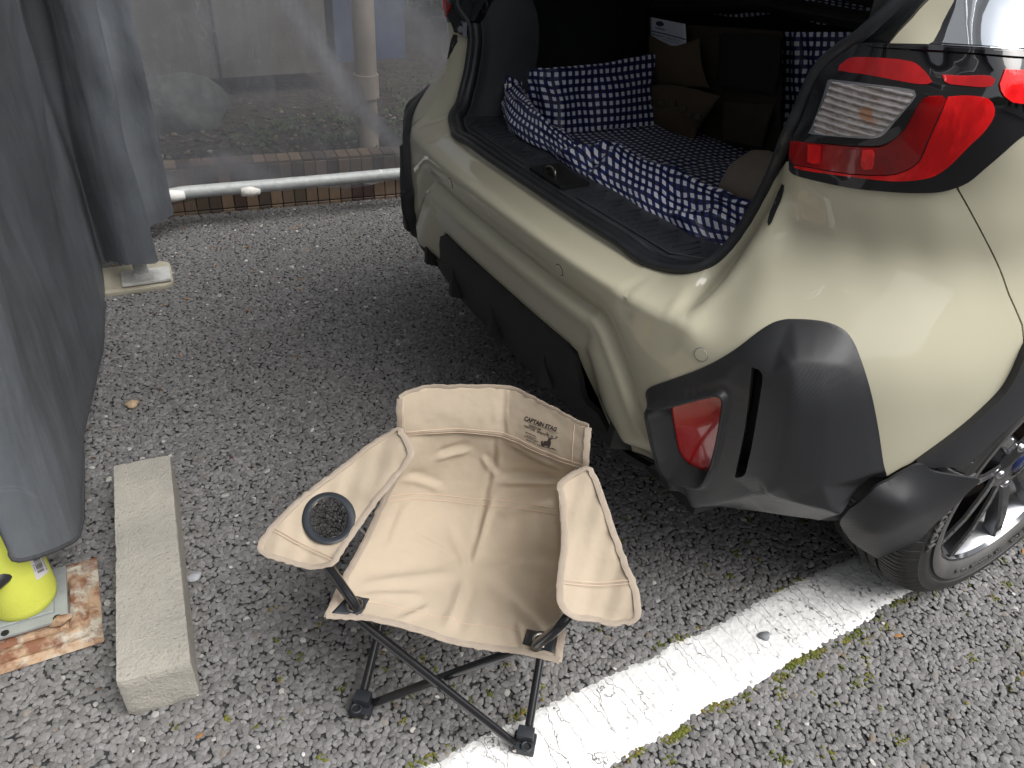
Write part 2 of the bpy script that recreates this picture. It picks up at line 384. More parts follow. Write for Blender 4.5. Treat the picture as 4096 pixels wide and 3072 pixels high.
gap = [(4085, 1300), (4060, 1240), (4030, 1172), (3993, 1070), (3928, 940), (3870, 832), (3823, 750)]
lampb = [(3642, 764), (3416, 746), (3200, 694)]
jamb = [(3150, 640), (3110, 700), (3017, 860), (2945, 972), (2872, 1044), (2800, 1086), (2713, 1092), (2626, 1078), (2532, 1034)]
def szl(px): return [tuple(q) for q in sz(px)]
def smooth_px(p, n=6): return [tuple(q) for q in spline(p, n)]
j_sz = szl(smooth_px(jamb))
out_b = bot[:-1]+[(.28, .501)]+szl(smooth_px(lowpx))+szl(undc)+szl(smooth_px(arch+archb))+szl(smooth_px(gap))+szl(smooth_px(lampb))+j_sz
zs = j_sz[-1][1]; s_end = j_sz[-1][0]
sill_z = .7165
out_b += [(s_end-.05, sill_z+.001), (.2, sill_z), (0, sill_z)]
# whole bumper as one mesh: mirrored outline
full = out_b+[(-s, z) for s, z in out_b[::-1] if s > 1e-6]
B = resample(full, .008, True)
crease_l = [(s, .6035) for s in np.arange(-.36, .361, .02)]
_ls = [resample(crease_l, .008)]+[resample([(s, z) for s in np.arange(-.40, .401, .02)], .008) for z in (.7125, .708, .7045, .7015, .6985, .6955, .6925, .6895, .6865, .683, .678, .6115)]
_rl = [sz(resample(smooth_px([(3135, 745), (3056, 900), (3012, 965), (2962, 1039), (2897, 1124), (2825, 1193), (2778, 1233)]), 14))]
V, F = cdt(B, lines=_ls+[resample(l, .006) for l in _rl]+[resample(l, .006)*[-1, 1] for l in _rl], grid=.0085)
P = surf(V[:, 0], V[:, 1]); Nn = snorm(V[:, 0]); P2, F2 = rim(P, [tuple(f[::-1]) for f in F.tolist()], -Nn*.012)
bumper = mesh('bumper', P2, F2, M_paint, car, sharp=50)
# -- rear quarter panels beyond the shut line
q_out = [(a+7, b-2) for a, b in smooth_px(gap)]+[(3915, 692), (4004, 615), (4096, 538), (4250, 470), (4500, 440)]+[(4500, 900), (4500, 1150)]+[(4400, 1160), (4250, 1230), (4140, 1310), (4101, 1370)]
skin('quarter_panel', q_out, 0, M_paint, car, both=True)
# -- parking sensors
def disc_on(name, px, r, off, mat, parent, n=24, side_left=False, th=.003):
    s0, z0 = sz([px], side_left)[0]; a = np.linspace(0, 2*np.pi, n, endpoint=False); c, d = s0+r*np.cos(a), z0+r*np.sin(a)
    P = surf(c, d, off, 1 if side_left else -1); Nn = snorm(c, 1 if side_left else -1); m = surf(np.array([s0]), np.array([z0]), off, 1 if side_left else -1)[0]
    V = list(P)+[m]+list(P-Nn*th); F = [(i, (i+1) % n, n) for i in range(n)]+[((i+1) % n, i, n+1+i, n+1+(i+1) % n) for i in range(n)]
    return mesh(name, V, F, mat, parent, sharp=40)
for px, lf in (((1801, 732), True), ((2237, 1080), False), ((2805, 1418), False)):
    disc_on('sensor_ring', px, .0125, .0006, M_plas2 if px[0] < 2500 else M('sensor_trim', (.25, .25, .24), .4), car, side_left=lf)
    disc_on('parking_sensor', px, .0108, .0016, M_paint, car, side_left=lf)
# -- corner cladding
c_out = [(2637, 1935), (2658, 1850), (2635, 1768), (2608, 1651), (2590, 1590), (2588, 1566), (2600, 1550), (2626, 1538), (2762, 1490), (2852, 1450), (2942, 1396), (3033, 1326), (3087, 1292), (3123, 1280), (3168, 1275), (3286, 1283), (3367, 1312), (3412, 1362), (3449, 1452), (3485, 1579), (3512, 1723), (3530, 1850), (3546, 1899)]
c_bot = [(3485, 1925), (3440, 1970), (3390, 2035), (3362, 2098), (3200, 2084), (3033, 2059), (2870, 2036), (2775, 2016), (2707, 1974)]
cl_ctl = []
def cln(L, v, st=14):
    for p in resample(smooth_px(L, 4), st): cc(p[0], p[1], v)
def cc(px, py, v): q = sz([(px, py)])[0]; cl_ctl.append((q[0], q[1], v))
cln(c_out, .004, 20); cln(c_bot, -.010, 20)
# inner bevel line (top / right), corner ridge, bottom bevel line
cln([(2650, 1600), (2770, 1545), (2860, 1505), (2950, 1450), (3040, 1395), (3100, 1372), (3125, 1372)], .018)
cln([(3165, 1400), (3175, 1440), (3172, 1500), (3160, 1600), (3145, 1700), (3120, 1800), (3095, 1880), (3070, 1930)], .034)
cln([(3190, 1440), (3192, 1600), (3165, 1750), (3125, 1900)], .0335)
for q_ in resample([(3190, 1392, .0325), (3250, 1400, .029), (3310, 1412, .024), (3370, 1432, .017), (3412, 1475, .011)], 12): cc(q_[0], q_[1], q_[2])
cln([(3420, 1520), (3440, 1620), (3465, 1750), (3480, 1880)], .0105, 20)
cln([(3280, 1480), (3300, 1600), (3300, 1750), (3280, 1900)], .026, 30)
cln([(2790, 2006), (2860, 1992), (2950, 1965), (3040, 1935)], .024)
cln([(3080, 1940), (3180, 1965), (3280, 1990), (3345, 2010)], .028, 30)
cln([(2685, 1955), (2700, 1920), (2680, 1885)], .010)
cln([(2970, 1520), (2985, 1640), (2960, 1780), (2920, 1900), (2850, 1950)], .022, 20)
cln([(3100, 1470), (3100, 1600), (3075, 1750), (3040, 1870)], .030, 30)
cln([(2760, 1560), (2850, 1528), (2930, 1480)], .022, 30)
pod_out = [(2624, 1628), (2645, 1617), (2760, 1585), (2880, 1551), (2906, 1556), (2915, 1580), (2908, 1640), (2885, 1760), (2860, 1850), (2835, 1900), (2815, 1915), (2770, 1908), (2690, 1875), (2664, 1835)]
pod_in = [(2689, 1635), (2700, 1622), (2800, 1585), (2888, 1563), (2902, 1568), (2904, 1590), (2890, 1680), (2870, 1780), (2845, 1855), (2818, 1874), (2790, 1866), (2744, 1838), (2718, 1795)]
for p in resample(smooth_px(pod_out, 3), 12, True): cc(p[0], p[1], .035); cc(2790+(p[0]-2790)*1.10, 1740+(p[1]-1740)*1.08, .019)
for p in resample(smooth_px(pod_in, 3), 12, True): cc(p[0], p[1], .006)
cc(2790, 1700, .005)
_k = np.array(cl_ctl)
def facets(pts, step=.004):
    """piecewise-linear relief through the control points with slightly rounded edges"""
    A = pts[np.unique(np.round(pts[:, :2]/.0015).astype(int), axis=0, return_index=True)[1]]
    vo, eo, fo, *_ = delaunay_2d_cdt([Vector(p[:2]) for p in A], [], [], 0, 1e-7, False)
    T = np.array([f for f in fo if len(f) == 3]); Pv = A[:, :2]; a_, b_, c_ = Pv[T[:, 0]], Pv[T[:, 1]], Pv[T[:, 2]]; den = (b_[:, 1]-c_[:, 1])*(a_[:, 0]-c_[:, 0])+(c_[:, 0]-b_[:, 0])*(a_[:, 1]-c_[:, 1]); den = np.where(abs(den) < 1e-14, 1e-14, den)
    gx = np.arange(A[:, 0].min()-.02, A[:, 0].max()+.02, .002); gy = np.arange(A[:, 1].min()-.02, A[:, 1].max()+.02, .002); Gr = np.full((len(gx), len(gy)), np.nan)
    Q = np.stack(np.meshgrid(gx, gy, indexing='ij'), -1).reshape(-1, 2); out = np.full(len(Q), np.nan)
    for k in range(len(T)):
        m = (Q[:, 0] >= min(a_[k, 0], b_[k, 0], c_[k, 0])) & (Q[:, 0] <= max(a_[k, 0], b_[k, 0], c_[k, 0])) & (Q[:, 1] >= min(a_[k, 1], b_[k, 1], c_[k, 1])) & (Q[:, 1] <= max(a_[k, 1], b_[k, 1], c_[k, 1]))
        idx = np.where(m)[0]
        if not len(idx): continue
        q = Q[idx]; l1 = ((b_[k, 1]-c_[k, 1])*(q[:, 0]-c_[k, 0])+(c_[k, 0]-b_[k, 0])*(q[:, 1]-c_[k, 1]))/den[k]; l2 = ((c_[k, 1]-a_[k, 1])*(q[:, 0]-c_[k, 0])+(a_[k, 0]-c_[k, 0])*(q[:, 1]-c_[k, 1]))/den[k]; l3 = 1-l1-l2
        ok = (l1 > -1e-6) & (l2 > -1e-6) & (l3 > -1e-6); out[idx[ok]] = (l1*A[T[k, 0], 2]+l2*A[T[k, 1], 2]+l3*A[T[k, 2], 2])[ok]
    nn = np.isnan(out)
    if nn.any():
        okp = Q[~nn]; okv = out[~nn]; qs = np.where(nn)[0]
        for i in range(0, len(qs), 400): d = ((Q[qs[i:i+400], None]-A[None, :, :2])**2).sum(2); out[qs[i:i+400]] = A[d.argmin(1), 2]
    Gr = out.reshape(len(gx), len(gy))
    for _ in range(int((step/.002)**2)+2):
        p = np.pad(Gr, 1, mode='edge'); Gr = (p[:-2, 1:-1]+p[2:, 1:-1]+p[1:-1, :-2]+p[1:-1, 2:]+2*Gr)/6
    def f(V):
        a = np.clip((V[:, 0]-gx[0])/.002, 0, len(gx)-1.01); b = np.clip((V[:, 1]-gy[0])/.002, 0, len(gy)-1.01); ai = a.astype(int); bi = b.astype(int); fa = a-ai; fb = b-bi
        return (Gr[ai, bi]*(1-fa)+Gr[ai+1, bi]*fa)*(1-fb)+(Gr[ai, bi+1]*(1-fa)+Gr[ai+1, bi+1]*fa)*fb
    return f
clad_off = facets(_k, .003)
slot = [(3022, 1444), (3052, 1450), (3066, 1466), (3064, 1500), (3040, 1640), (3018, 1760), (2994, 1860), (2984, 1872), (2950, 1884), (2962, 1830), (2990, 1700), (3010, 1570)]
hole2 = resample(smooth_px(pod_in, 3), 8, True)
for o in skin('corner_cladding', smooth_px(c_out, 3)+smooth_px(c_bot, 3), clad_off, M_plas, car, holes=[slot, hole2], lines=[], grid=.0042, both=True, sharp=60, th=.02, step=.006):
    sd = 1 if o.name.endswith('001') else -1
    _pf = sz(resample(spline(pod_out, 4, True), 14, True)); tube('reflector_frame', resample(surf(_pf[:, 0], _pf[:, 1], clad_off(_pf)-.0012, sd), .006, True), .0036, M_plas, o, 10, closed=True)
    skin('reflector', [(a+(a-2800)*.03, b+(b-1710)*.03) for a, b in smooth_px(pod_in, 3)], .003, M('red_reflector', (.52, .008, .012), .12, coat=1), o, side=sd, grid=.01, th=.005)
    skin('vent_slot', [(a+(a-3015)*.15, b+(b-1650)*.02) for a, b in slot], -.02, M_dark, o, side=sd, grid=.02, th=.004)
# -- lower valance with fins
val = [(0, .5015), (.2, .5015), (.292, .5015)]+szl(smooth_px([(2290, 1392), (2315, 1425), (2340, 1490), (2396, 1612), (2445, 1722), (2490, 1790), (2581, 1838), (2640, 1868)], 4))+szl([(2654, 1900)])+[(.565, .40), (.55, .355), (.50, .30), (.44, .265), (.36, .25), (.2, .245), (0, .245)]
vfull = val+[(-s, z) for s, z in val[::-1] if s > 1e-6]
V, F = cdt(resample(vfull, .01, True), grid=.012)
def valoff(V):
    d = np.clip((.5015-V[:, 1])/.012, 0, 1); tgt = np.interp(V[:, 1], [.24, .29, .33, .40, .46, .5015], [.125, .082, .056, .030, .020, .018])
    return inset(V[:, 0], V[:, 1])-tgt*1.+.004*d+.002
P = surf(V[:, 0], V[:, 1], valoff(V)); Nn = snorm(V[:, 0]); P2, F2 = rim(P, [tuple(f[::-1]) for f in F.tolist()], -Nn*.015)
valance = mesh('lower_valance', P2, F2, M_plas2, car, sharp=40)
bm = bmesh.new()
for s0 in (.44, .2, -.03, -.25, -.45):
    x, d, nx, nd = base(abs(s0)); sg = -1 if s0 >= 0 else 1
    c = Vector((x+.028, YC+sg*d, 0))
    def V3(a, b, z): return Vector((c.x+a, c.y+b, z))
    b1 = bmesh.new(); tv = [b1.verts.new(p) for p in [V3(-.008, -.007, .455), V3(.03, -.014, .45), V3(.03, .014, .45), V3(-.008, .007, .455)]]
    bv_ = [b1.verts.new(p) for p in [V3(-.012, -.008, .345), V3(.07, -.018, .315), V3(.07, .018, .315), V3(-.012, .008, .345)]]
    b1.faces.new(tv); b1.faces.new(bv_[::-1])
    for i in range(4): b1.faces.new((tv[i], bv_[i], bv_[(i+1) % 4], tv[(i+1) % 4]))
    frombm('diffuser_fin', b1, M_plas2, valance, smooth=True, bevel=.004)
bm.free()
# underbody and inner shell so light does not leak
mesh('underbody', [(.90, YC-.6, .30), (.90, YC+.6, .30), (3.6, YC+.7, .25), (3.6, YC-.7, .25), (.90, YC-.6, .25), (.90, YC+.6, .25), (3.6, YC+.7, .21), (3.6, YC-.7, .21)], [(0, 1, 2, 3), (7, 6, 5, 4), (0, 4, 5, 1), (1, 5, 6, 2), (2, 6, 7, 3), (3, 7, 4, 0)], M_dark, car, smooth=False)
# -- mud guard + arch trim
mg = [(3546, 1899), (3602, 1868), (3645, 1842), (3668, 1832), (3690, 1848), (3702, 1852), (3770, 1850), (3832, 1846), (3838, 1854), (3792, 1906), (3690, 2048), (3600, 2185), (3572, 2222), (3548, 2233), (3503, 2226), (3450, 2190), (3394, 2150), (3358, 2098), (3364, 2070), (3390, 2020), (3440, 1962), (3485, 1920)]
_mg = RBF(sz([(3546, 1899), (3668, 1832), (3832, 1846), (3770, 1850), (3838, 1870), (3700, 2048), (3560, 2225), (3450, 2190), (3362, 2098), (3400, 2015), (3485, 1925), (3560, 1950), (3620, 1920), (3600, 2050), (3450, 2080), (3500, 2000)]),
          [.012, .014, .045, .035, .045, .03, .02, .012, .0, .012, .018, .040, .03, .035, .03, .036], 1e-4)
skin('mudguard', mg, lambda V: _mg(V), M_plas, car, both=True, grid=.009, th=.005, sharp=40)
ar_o = smooth_px([(3660, 1838), (3771, 1758), (3880, 1672), (3988, 1568), (4034, 1500), (4066, 1430), (4090, 1375), (4140, 1305), (4250, 1225), (4420, 1165)], 4)
ar_i = smooth_px([(4440, 1260), (4330, 1330), (4230, 1420), (4170, 1510), (4099, 1608), (4042, 1662), (3961, 1738), (3896, 1798), (3836, 1852), (3770, 1850), (3705, 1855)], 4)
skin('arch_trim', ar_o+ar_i, lambda V: np.full(len(V), .012), M_plas, car, both=True, grid=.012, th=.03, sharp=40)
# wheel well liner
WC = Vector((1.525, .45, .348))
for sg in (1, -1):
    V = []; n = 28
    for i in range(n+1):
        a = math.radians(0+178*i/n)
        for y in (.0, .33): V.append((WC.x+math.cos(a)*.42, WC.y+.02+y if sg == 1 else 2*YC-(WC.y+.02+y), WC.z+math.sin(a)*.42))
    mesh('wheel_well', V, [(2*i, 2*i+1, 2*i+3, 2*i+2) for i in range(n)]+[tuple(2*i+1 for i in range(n+1))], M_dark, car)
# ================================================================== LAMPS
M_red = M('red_lens', (.42, .003, .006), .12, coat=1, coatr=.02)
def streak(m, lo, hi, st_, sc_, a_=.42, b_=.58):
    m.set('Base Color', m.mix(m.ramp(m.noise(sc_, 3, stretch=st_, dist=.2), [(a_, 0.), (b_, 1.)]), lo, hi)); m.bump(m.noise(sc_*2, 2, stretch=st_), .0015)
streak(M_red, (.45, .003, .006), (.66, .006, .009), (1, 1, .3), 18)
M_redd = M('dark_red_lens', (.16, .003, .005), .15, spec=.3, coat=.35, coatr=.02); streak(M_redd, (.20, .002, .003), (.42, .004, .005), (1, 1, .5), 14, .35, .65)
M_redb = M('bright_red_lens', (.85, .01, .012), .15, spec=.3, coat=.5, coatr=.02); streak(M_redb, (.70, .006, .008), (.98, .012, .014), (2.5, 2.5, 1), 16)
M_clear = M('clear_ribbed_lens', (.42, .38, .36), .12, coat=1)
_wz = M_clear.n.new('ShaderNodeTexWave'); _wz.bands_direction = 'Z'; _wz.inputs['Scale'].default_value = 38; _wz.inputs['Distortion'].default_value = 1.0; _wz.inputs['Detail'].default_value = 3; _wz.inputs['Detail Scale'].default_value = 3; M_clear.t.links.new(M_clear.tc.outputs['Object'], _wz.inputs['Vector'])
_rb2 = M_clear.noise(16, 2); _rb3 = M_clear.noise(60, 3, stretch=(1, 1, 2.5))
_cc = M_clear.mix(M_clear.ramp(_rb3, [(.3, 0.), (.7, 1.)]), (.16, .13, .12), (.48, .44, .43)); _cc = M_clear.mix(M_clear.ramp(_wz.outputs[1], [(.45, 0.), (.9, .75)]), _cc, (.66, .63, .64))
M_clear.set('Base Color', M_clear.mix(M_clear.ramp(_rb2, [(.62, 0.), (.67, .8)]), _cc, (.42, .17, .06)))
M_clear.bump(_wz.outputs[1], .003)
M_silver = M('brushed_silver', (.62, .62, .64), .25, metal=1)
hous = [(3340, 208), (3400, 182), (3462, 171), (3600, 172), (3751, 176), (3900, 184), (4096, 197), (4300, 225), (4520, 260), (4520, 380), (4250, 462), (4096, 534), (4004, 611), (3914, 688), (3870, 725), (3823, 746), (3755, 765), (3642, 769), (3530, 762), (3416, 751), (3280, 724), (3168, 692), (3159, 650), (3161, 600), (3172, 548), (3200, 500), (3231, 425), (3255, 330), (3268, 285), (3300, 240)]
parts = [('upper_lens', [(3400, 231), (3410, 226), (3520, 228), (3638, 240), (3688, 267), (3724, 317), (3722, 330), (3665, 331), (3560, 312), (3460, 293), (3356, 278), (3370, 252)], .007, M_red),
         ('upper_lens', [(3765, 295), (3860, 300), (3968, 299), (3957, 342), (3860, 338), (3778, 330)], .007, M_red),
         ('upper_lens', [(4010, 272), (4096, 276), (4300, 300), (4280, 380), (4180, 410), (4036, 404), (3988, 345), (3994, 318)], .007, M_redb),
         ('lens_frame', [(3318, 318), (3326, 314), (3500, 334), (3652, 354), (3662, 378), (3640, 410), (3575, 485), (3535, 533), (3494, 549), (3400, 546), (3246, 532), (3244, 524), (3285, 420)], .0065, M_silver),
         ('turn_signal', [(3332, 324), (3500, 344), (3640, 362), (3648, 376), (3630, 405), (3565, 482), (3525, 522), (3490, 538), (3400, 536), (3258, 522), (3295, 420)], .009, M_clear),
         ('brake_lens', [(3168, 561), (3200, 563), (3300, 573), (3484, 587), (3552, 570), (3620, 507), (3655, 440), (3694, 386), (3750, 380), (3783, 384), (3760, 430), (3700, 560), (3665, 640), (3600, 680), (3540, 692), (3400, 688), (3240, 662), (3180, 652), (3162, 620)], .008, M_redd),
         ('brake_lens', [(3788, 384), (3860, 378), (3930, 385), (3958, 398), (3972, 450), (3930, 520), (3869, 578), (3800, 650), (3740, 695), (3688, 711), (3620, 719), (3540, 718), (3400, 702), (3260, 684), (3190, 670), (3172, 658), (3240, 668), (3400, 694), (3545, 698), (3610, 684), (3672, 644), (3710, 560), (3765, 440)], .006, M_redb),
         ('lens_rib', [(3238, 572), (3290, 575), (3286, 650), (3236, 645)], .0095, M_redb),
         ('lens_rib', [(3450, 592), (3500, 590), (3490, 672), (3440, 668)], .0095, M_redb)]
for sd in (-1, 1):
    h = skin('taillight', smooth_px(hous, 3), .004, M_gloss, car, side=sd, th=.035, sharp=45)
    for nm, pl, of, mt in parts:
        skin(nm, smooth_px(pl, 2) if len(pl) > 5 else pl, of, mt, h, side=sd, th=.004, grid=.012)
    skin('garnish_edge', [(3462, 176), (3751, 182), (4096, 203), (4520, 266), (4520, 285), (4096, 222), (3751, 196), (3500, 184)], .008, M_gloss, h, side=sd, th=.004)
    # glass and pillar above
    skin('quarter_glass', [(3762, 172), (3823, 0), (3880, -180), (4500, -180), (4500, 238), (4096, 194)], -.004, M('sky_mirror_glass', (.75, .8, .86), .03, metal=.8), car, side=sd, th=.004, grid=.03)  # pale metal base stands in for bright sky reflected in the glass
    skin('glass_seal', [(3724, 174), (3812, 0), (3880, -180), (3900, -180), (3829, 0), (3768, 175)], .002, M_rub, car, side=sd, th=.008)
    skin('rear_pillar', [(3560, 171), (3715, 0), (3880, -180), (3885, -180), (3816, 0), (3728, 176)], .003, M_paint, car, side=sd, th=.02)
# ================================================================== OPENING: weatherstrip, scuff plate, hatch reveal
op = [(2532, 1034), (2626, 1078), (2713, 1092), (2800, 1086), (2872, 1044), (2945, 972), (3017, 860), (3089, 726), (3147, 585), (3200, 470), (3250, 350), (3315, 245), (3440, 168), (3560, 60), (3632, -5), (3760, -130)]
ops = sz(smooth_px(op, 6)); ops = np.vstack([[(s, sill_z) for s in np.arange(0, ops[0][0]-.04, .02)], ops])
ops = resample(ops, .012)
for _ in range(4): ops[1:-1] = (ops[:-2]+2*ops[1:-1]+ops[2:])/4
Pr = surf(ops[:, 0], ops[:, 1]-.0, -.002); Pl = Pr.copy(); Pl[:, 1] = 2*YC-Pl[:, 1]
topP = np.array([[Pr[-1][0]+.08, YC-.52+i*.104, 1.47] for i in range(11)])
loop3 = np.vstack([Pl[::-1], Pr[1:]])
loop3 = resample(loop3, .014)
def sweep(name, path, prof, mat, parent, nseg=None, center=Vector((1.0, YC, 1.15)), uv=False):
    V = []; n = len(path)
    for i in range(n):
        T = Vector(path[min(i+1, n-1)]-path[max(i-1, 0)]).normalized(); B = Vector((1, 0, 0)); B = (B-T*B.dot(T)).normalized(); A = T.cross(B).normalized()
        if A.dot(center-Vector(path[i])) < 0: A = -A
        for a, b in prof: V.append(Vector(path[i])+A*a+B*b)
    return mesh(name, V, grid_faces(n, len(prof)), mat, parent, sharp=60)
weather = sweep('weatherstrip', loop3, [(-.004, .0), (.0, -.008), (.006, -.012), (.012, -.010), (.015, -.002), (.014, .004), (.0155, .009), (.018, .014), (.017, .022), (.012, .027), (.002, .029)], M_rub, car)
sweep('reveal_trim', loop3, [(.0125, .028), (.0135, .034), (.008, .042), (.010, .06), (.012, .14), (.010, .20)], vary('trim_plastic', (.055, .061, .07), .2, 10, .45, [(600, .00015)]), car)
# scuff plate with ribs
bm = bmesh.new()
sp_y0, sp_y1 = YC-.47, YC+.47
scz = sill_z+.012
ys = np.linspace(sp_y0, sp_y1, 60)
def sxp(y, o=.0): return float(np.interp(abs(y-YC), cdy[:160], cx[:160]))+.085+o
V = []; xs = [.03, .05, .08, .11, .15, .2, .3]
for y in ys:
    for k, xx in enumerate(xs): V.append((sxp(y, xx), y, scz+[-.004, 0, .001, .001, -.002, -.012, -.022][k]))
M_scuff = vary('scuff_plastic', (.042, .047, .056), .25, 12, .42, [(500, .0002)])
scuff = mesh('scuff_plate', V, grid_faces(60, len(xs)), M_scuff, car, sharp=30)
for k in range(46):
    y = YC-.42+k*.0187
    if abs(y-YC) < .07: continue
    bm2 = bmesh.new(); L = .030+.018*((k*7) % 3)
    x0 = sxp(y, .062); box(bm2, ((x0+L/2), y, scz+.0018), (L, .0022, .003), Matrix.Rotation(.35*(1 if y > YC else -1)*0, 3, 'Z')); frombm('scuff_rib', bm2, M_scuff, scuff)
for sg in (-1, 1):   # long chamfered step lines
    tube('scuff_rib', [(sxp(YC+sg*.11, .045), YC+sg*.11, scz+.001), (sxp(YC+sg*.40, .04), YC+sg*.40, scz+.001), (sxp(YC+sg*.44, .08), YC+sg*.445, scz+.001)], .0022, M_scuff, scuff, 8)
# striker pocket and latch loop
bm2 = bmesh.new(); box(bm2, (sxp(YC, .07), YC, scz+.004), (.075, .13, .012)); pk = frombm('striker_pocket', bm2, M_plas2, scuff, smooth=True, bevel=.004)
sx = sxp(YC, .05); lp = [(sx, YC+.018, scz+.004), (sx-.002, YC+.018, scz+.018), (sx-.001, YC+.012, scz+.025), (sx, YC, scz+.027), (sx-.001, YC-.012, scz+.025), (sx-.002, YC-.018, scz+.018), (sx, YC-.018, scz+.004)]
cyl_ = tube('latch_striker', spline(lp, 4), .0038, M('zinc_striker', (.25, .24, .2), .3, metal=1), scuff, 10)
# dark notch in the painted flange beside the opening
skin('drain_notch', [(3128, 735), (3142, 744), (3126, 800), (3098, 862), (3082, 905), (3068, 902), (3082, 850), (3106, 790)], .0015, M_plas2, car, both=True, th=.003)
# bracket with bolt that carries the far lamp
_q = sz([(1874, 114)], True)[0]; c = Vector(surf(np.array([_q[0]]), np.array([_q[1]]), .014, 1)[0])
bm2 = bmesh.new(); box(bm2, c, (.010, .050, .034), Matrix.Rotation(-.25, 3, 'Z')); br = frombm('lamp_bracket', bm2, vary('dull_zinc', (.20, .22, .26), .2, 30, .4), car, bevel=.003)
cyl('bolt', c+Vector((-.003, -.004, 0)), c+Vector((-.014, -.012, 0)), .008, M_silver, br, 12)
cyl('bolt_washer', c+Vector((-.004, -.004, 0)), c+Vector((-.009, -.008, 0)), .013, M_plas2, br, 20)
_bp = [tuple(q) for q in sz([(1808, 62), (1826, 40), (1832, -40), (1990, -40), (1950, 20), (1925, 70), (1908, 92), (1860, 92), (1846, 132), (1836, 135), (1828, 100)], True)]
skin('lamp_flank', _bp, .012, M_gloss, car, side=1, szin=True, th=.02)
# ================================================================== CABIN SHELL
def quad(name, pts, mat, parent, **k): return mesh(name, pts, [(0, 1, 2, 3)], mat, parent, smooth=False)
zr = 1.52
def curve_panel(name, f, nu, nv, mat, parent, **k):
    V = [f(u, v) for u in np.linspace(0, 1, nu) for v in np.linspace(0, 1, nv)]; return mesh(name, V, grid_faces(nu, nv), mat, parent, **k)
for sg in (-1, 1):   # side trim: bulges over the wheel house
    def ft(u, v, sg=sg):
        x = .98+u*1.4; z = .62+v*.86; b = .09*math.exp(-((x-1.5)/.28)**2-((z-.7)/.16)**2)
        return (x, YC+sg*(.60+.09*min(1, u*4)**.6-b), z)
    curve_panel('side_trim', ft, 30, 20, M_dark, car, sharp=60)
mesh('cargo_floor', [(.95, YC-.7, .655), (2.4, YC-.7, .655), (2.4, YC+.7, .655), (.95, YC+.7, .655)], [(0, 1, 2, 3)], M_dark, car, smooth=False)
mesh('seat_back', [(1.72, YC-.72, .6), (1.82, YC-.72, 1.12), (1.82, YC+.72, 1.12), (1.72, YC+.72, .6), (2.6, YC-.72, 1.1), (2.6, YC+.72, 1.1)], [(0, 1, 2, 3), (1, 4, 5, 2)], M_dark, car, smooth=False)
V = []
for i in range(9):
    t = i/8; y = YC-.66+1.32*t; zz = 1.50+.05*math.sin(math.pi*t)
    V += [(1.06, y, zz-.06), (1.4, y, zz), (3.3, y, zz+.02)]
mesh('roof', V+[(x, y, z+.03) for x, y, z in V], grid_faces(9, 3)+[tuple(q+27 for q in f) for f in grid_faces(9, 3)], M_paint, car, sharp=60)
for sg in (-1, 1):
    mesh('door_side', [(1.95, YC+sg*.88, .3), (3.4, YC+sg*.88, .3), (3.4, YC+sg*.88, .95), (1.95, YC+sg*.88, .95), (3.3, YC+sg*.66, 1.5), (1.4, YC+sg*.66, 1.5)], [(0, 1, 2, 3), (3, 2, 4, 5)], M_paint, car, smooth=False)
mesh('bulkhead', [(3.3, YC-.88, .3), (3.3, YC+.88, .3), (3.3, YC+.66, 1.5), (3.3, YC-.66, 1.5)], [(0, 1, 2, 3)], M_dark, car, smooth=False)
# raised tailgate above the frame
V = []
for i in range(7):
    t = i/6
    for j in range(9):
        u = j/8-.5; V.append((1.05-.86*t, YC+u*(1.12-.1*t), 1.53+.30*t+.10*math.sin(math.pi*t)*(1-2*abs(u))**.5+.02))
Vb = [(x, y, z-.05) for x, y, z in V]
gf = grid_faces(7, 9)
tg = mesh('tailgate', V+Vb, gf+[tuple(q+63 for q in f[::-1]) for f in gf], M_paint, car, sharp=60)
# ================================================================== WHEELS
M_tyre = M('tyre_rubber', (.022, .022, .023), .6)
M_tyre.set('Base Color', M_tyre.mix(M_tyre.ramp(M_tyre.noise(9, 6), [(.35, 0.), (.7, 1.)]), (.016, .016, .017), (.034, .033, .032))); M_tyre.bump(M_tyre.noise(500, 3), .0002)
M_tband = vary('grey_sidewall_band', (.075, .072, .070), .2, 20, .6, [(400, .0002)])
prof_t = [(.026, .240), (.012, .246), (.004, .256), (.001, .266), (.000, .276), (.0005, .280), (.0045, .2815), (.0045, .289), (.001, .291), (.001, .303), (.005, .312), (.0045, .3155), (.010, .323), (.016, .331), (.024, .3385), (.036, .3445), (.052, .3475), (.0645, .3485)]
ym = .1125
dense = []
for y, r in prof_t: dense.append((y, r))
for g in (.069, .097, .127, .156):
    dense += [(g, .3495), (g+.0004, .342), (g+.0086, .342), (g+.009, .3495)]
    dense += [(g+.016, .350)]
mir = [(2*ym-y, r) for y, r in prof_t[::-1]]
dense = [d for d in dense if d[0] < 2*ym-.066]+mir
dense2 = []
for i in range(len(dense)-1):
    a, b = dense[i], dense[i+1]; L = math.hypot(a[0]-b[0], a[1]-b[1]); k = max(1, int(L/.006))
    for q in range(k): dense2.append((a[0]+(b[0]-a[0])*q/k, a[1]+(b[1]-a[1])*q/k))
dense2.append(dense[-1]); NA = 1152
V = []; th_ = np.linspace(0, 2*np.pi, NA, endpoint=False)
D = np.array(dense2)
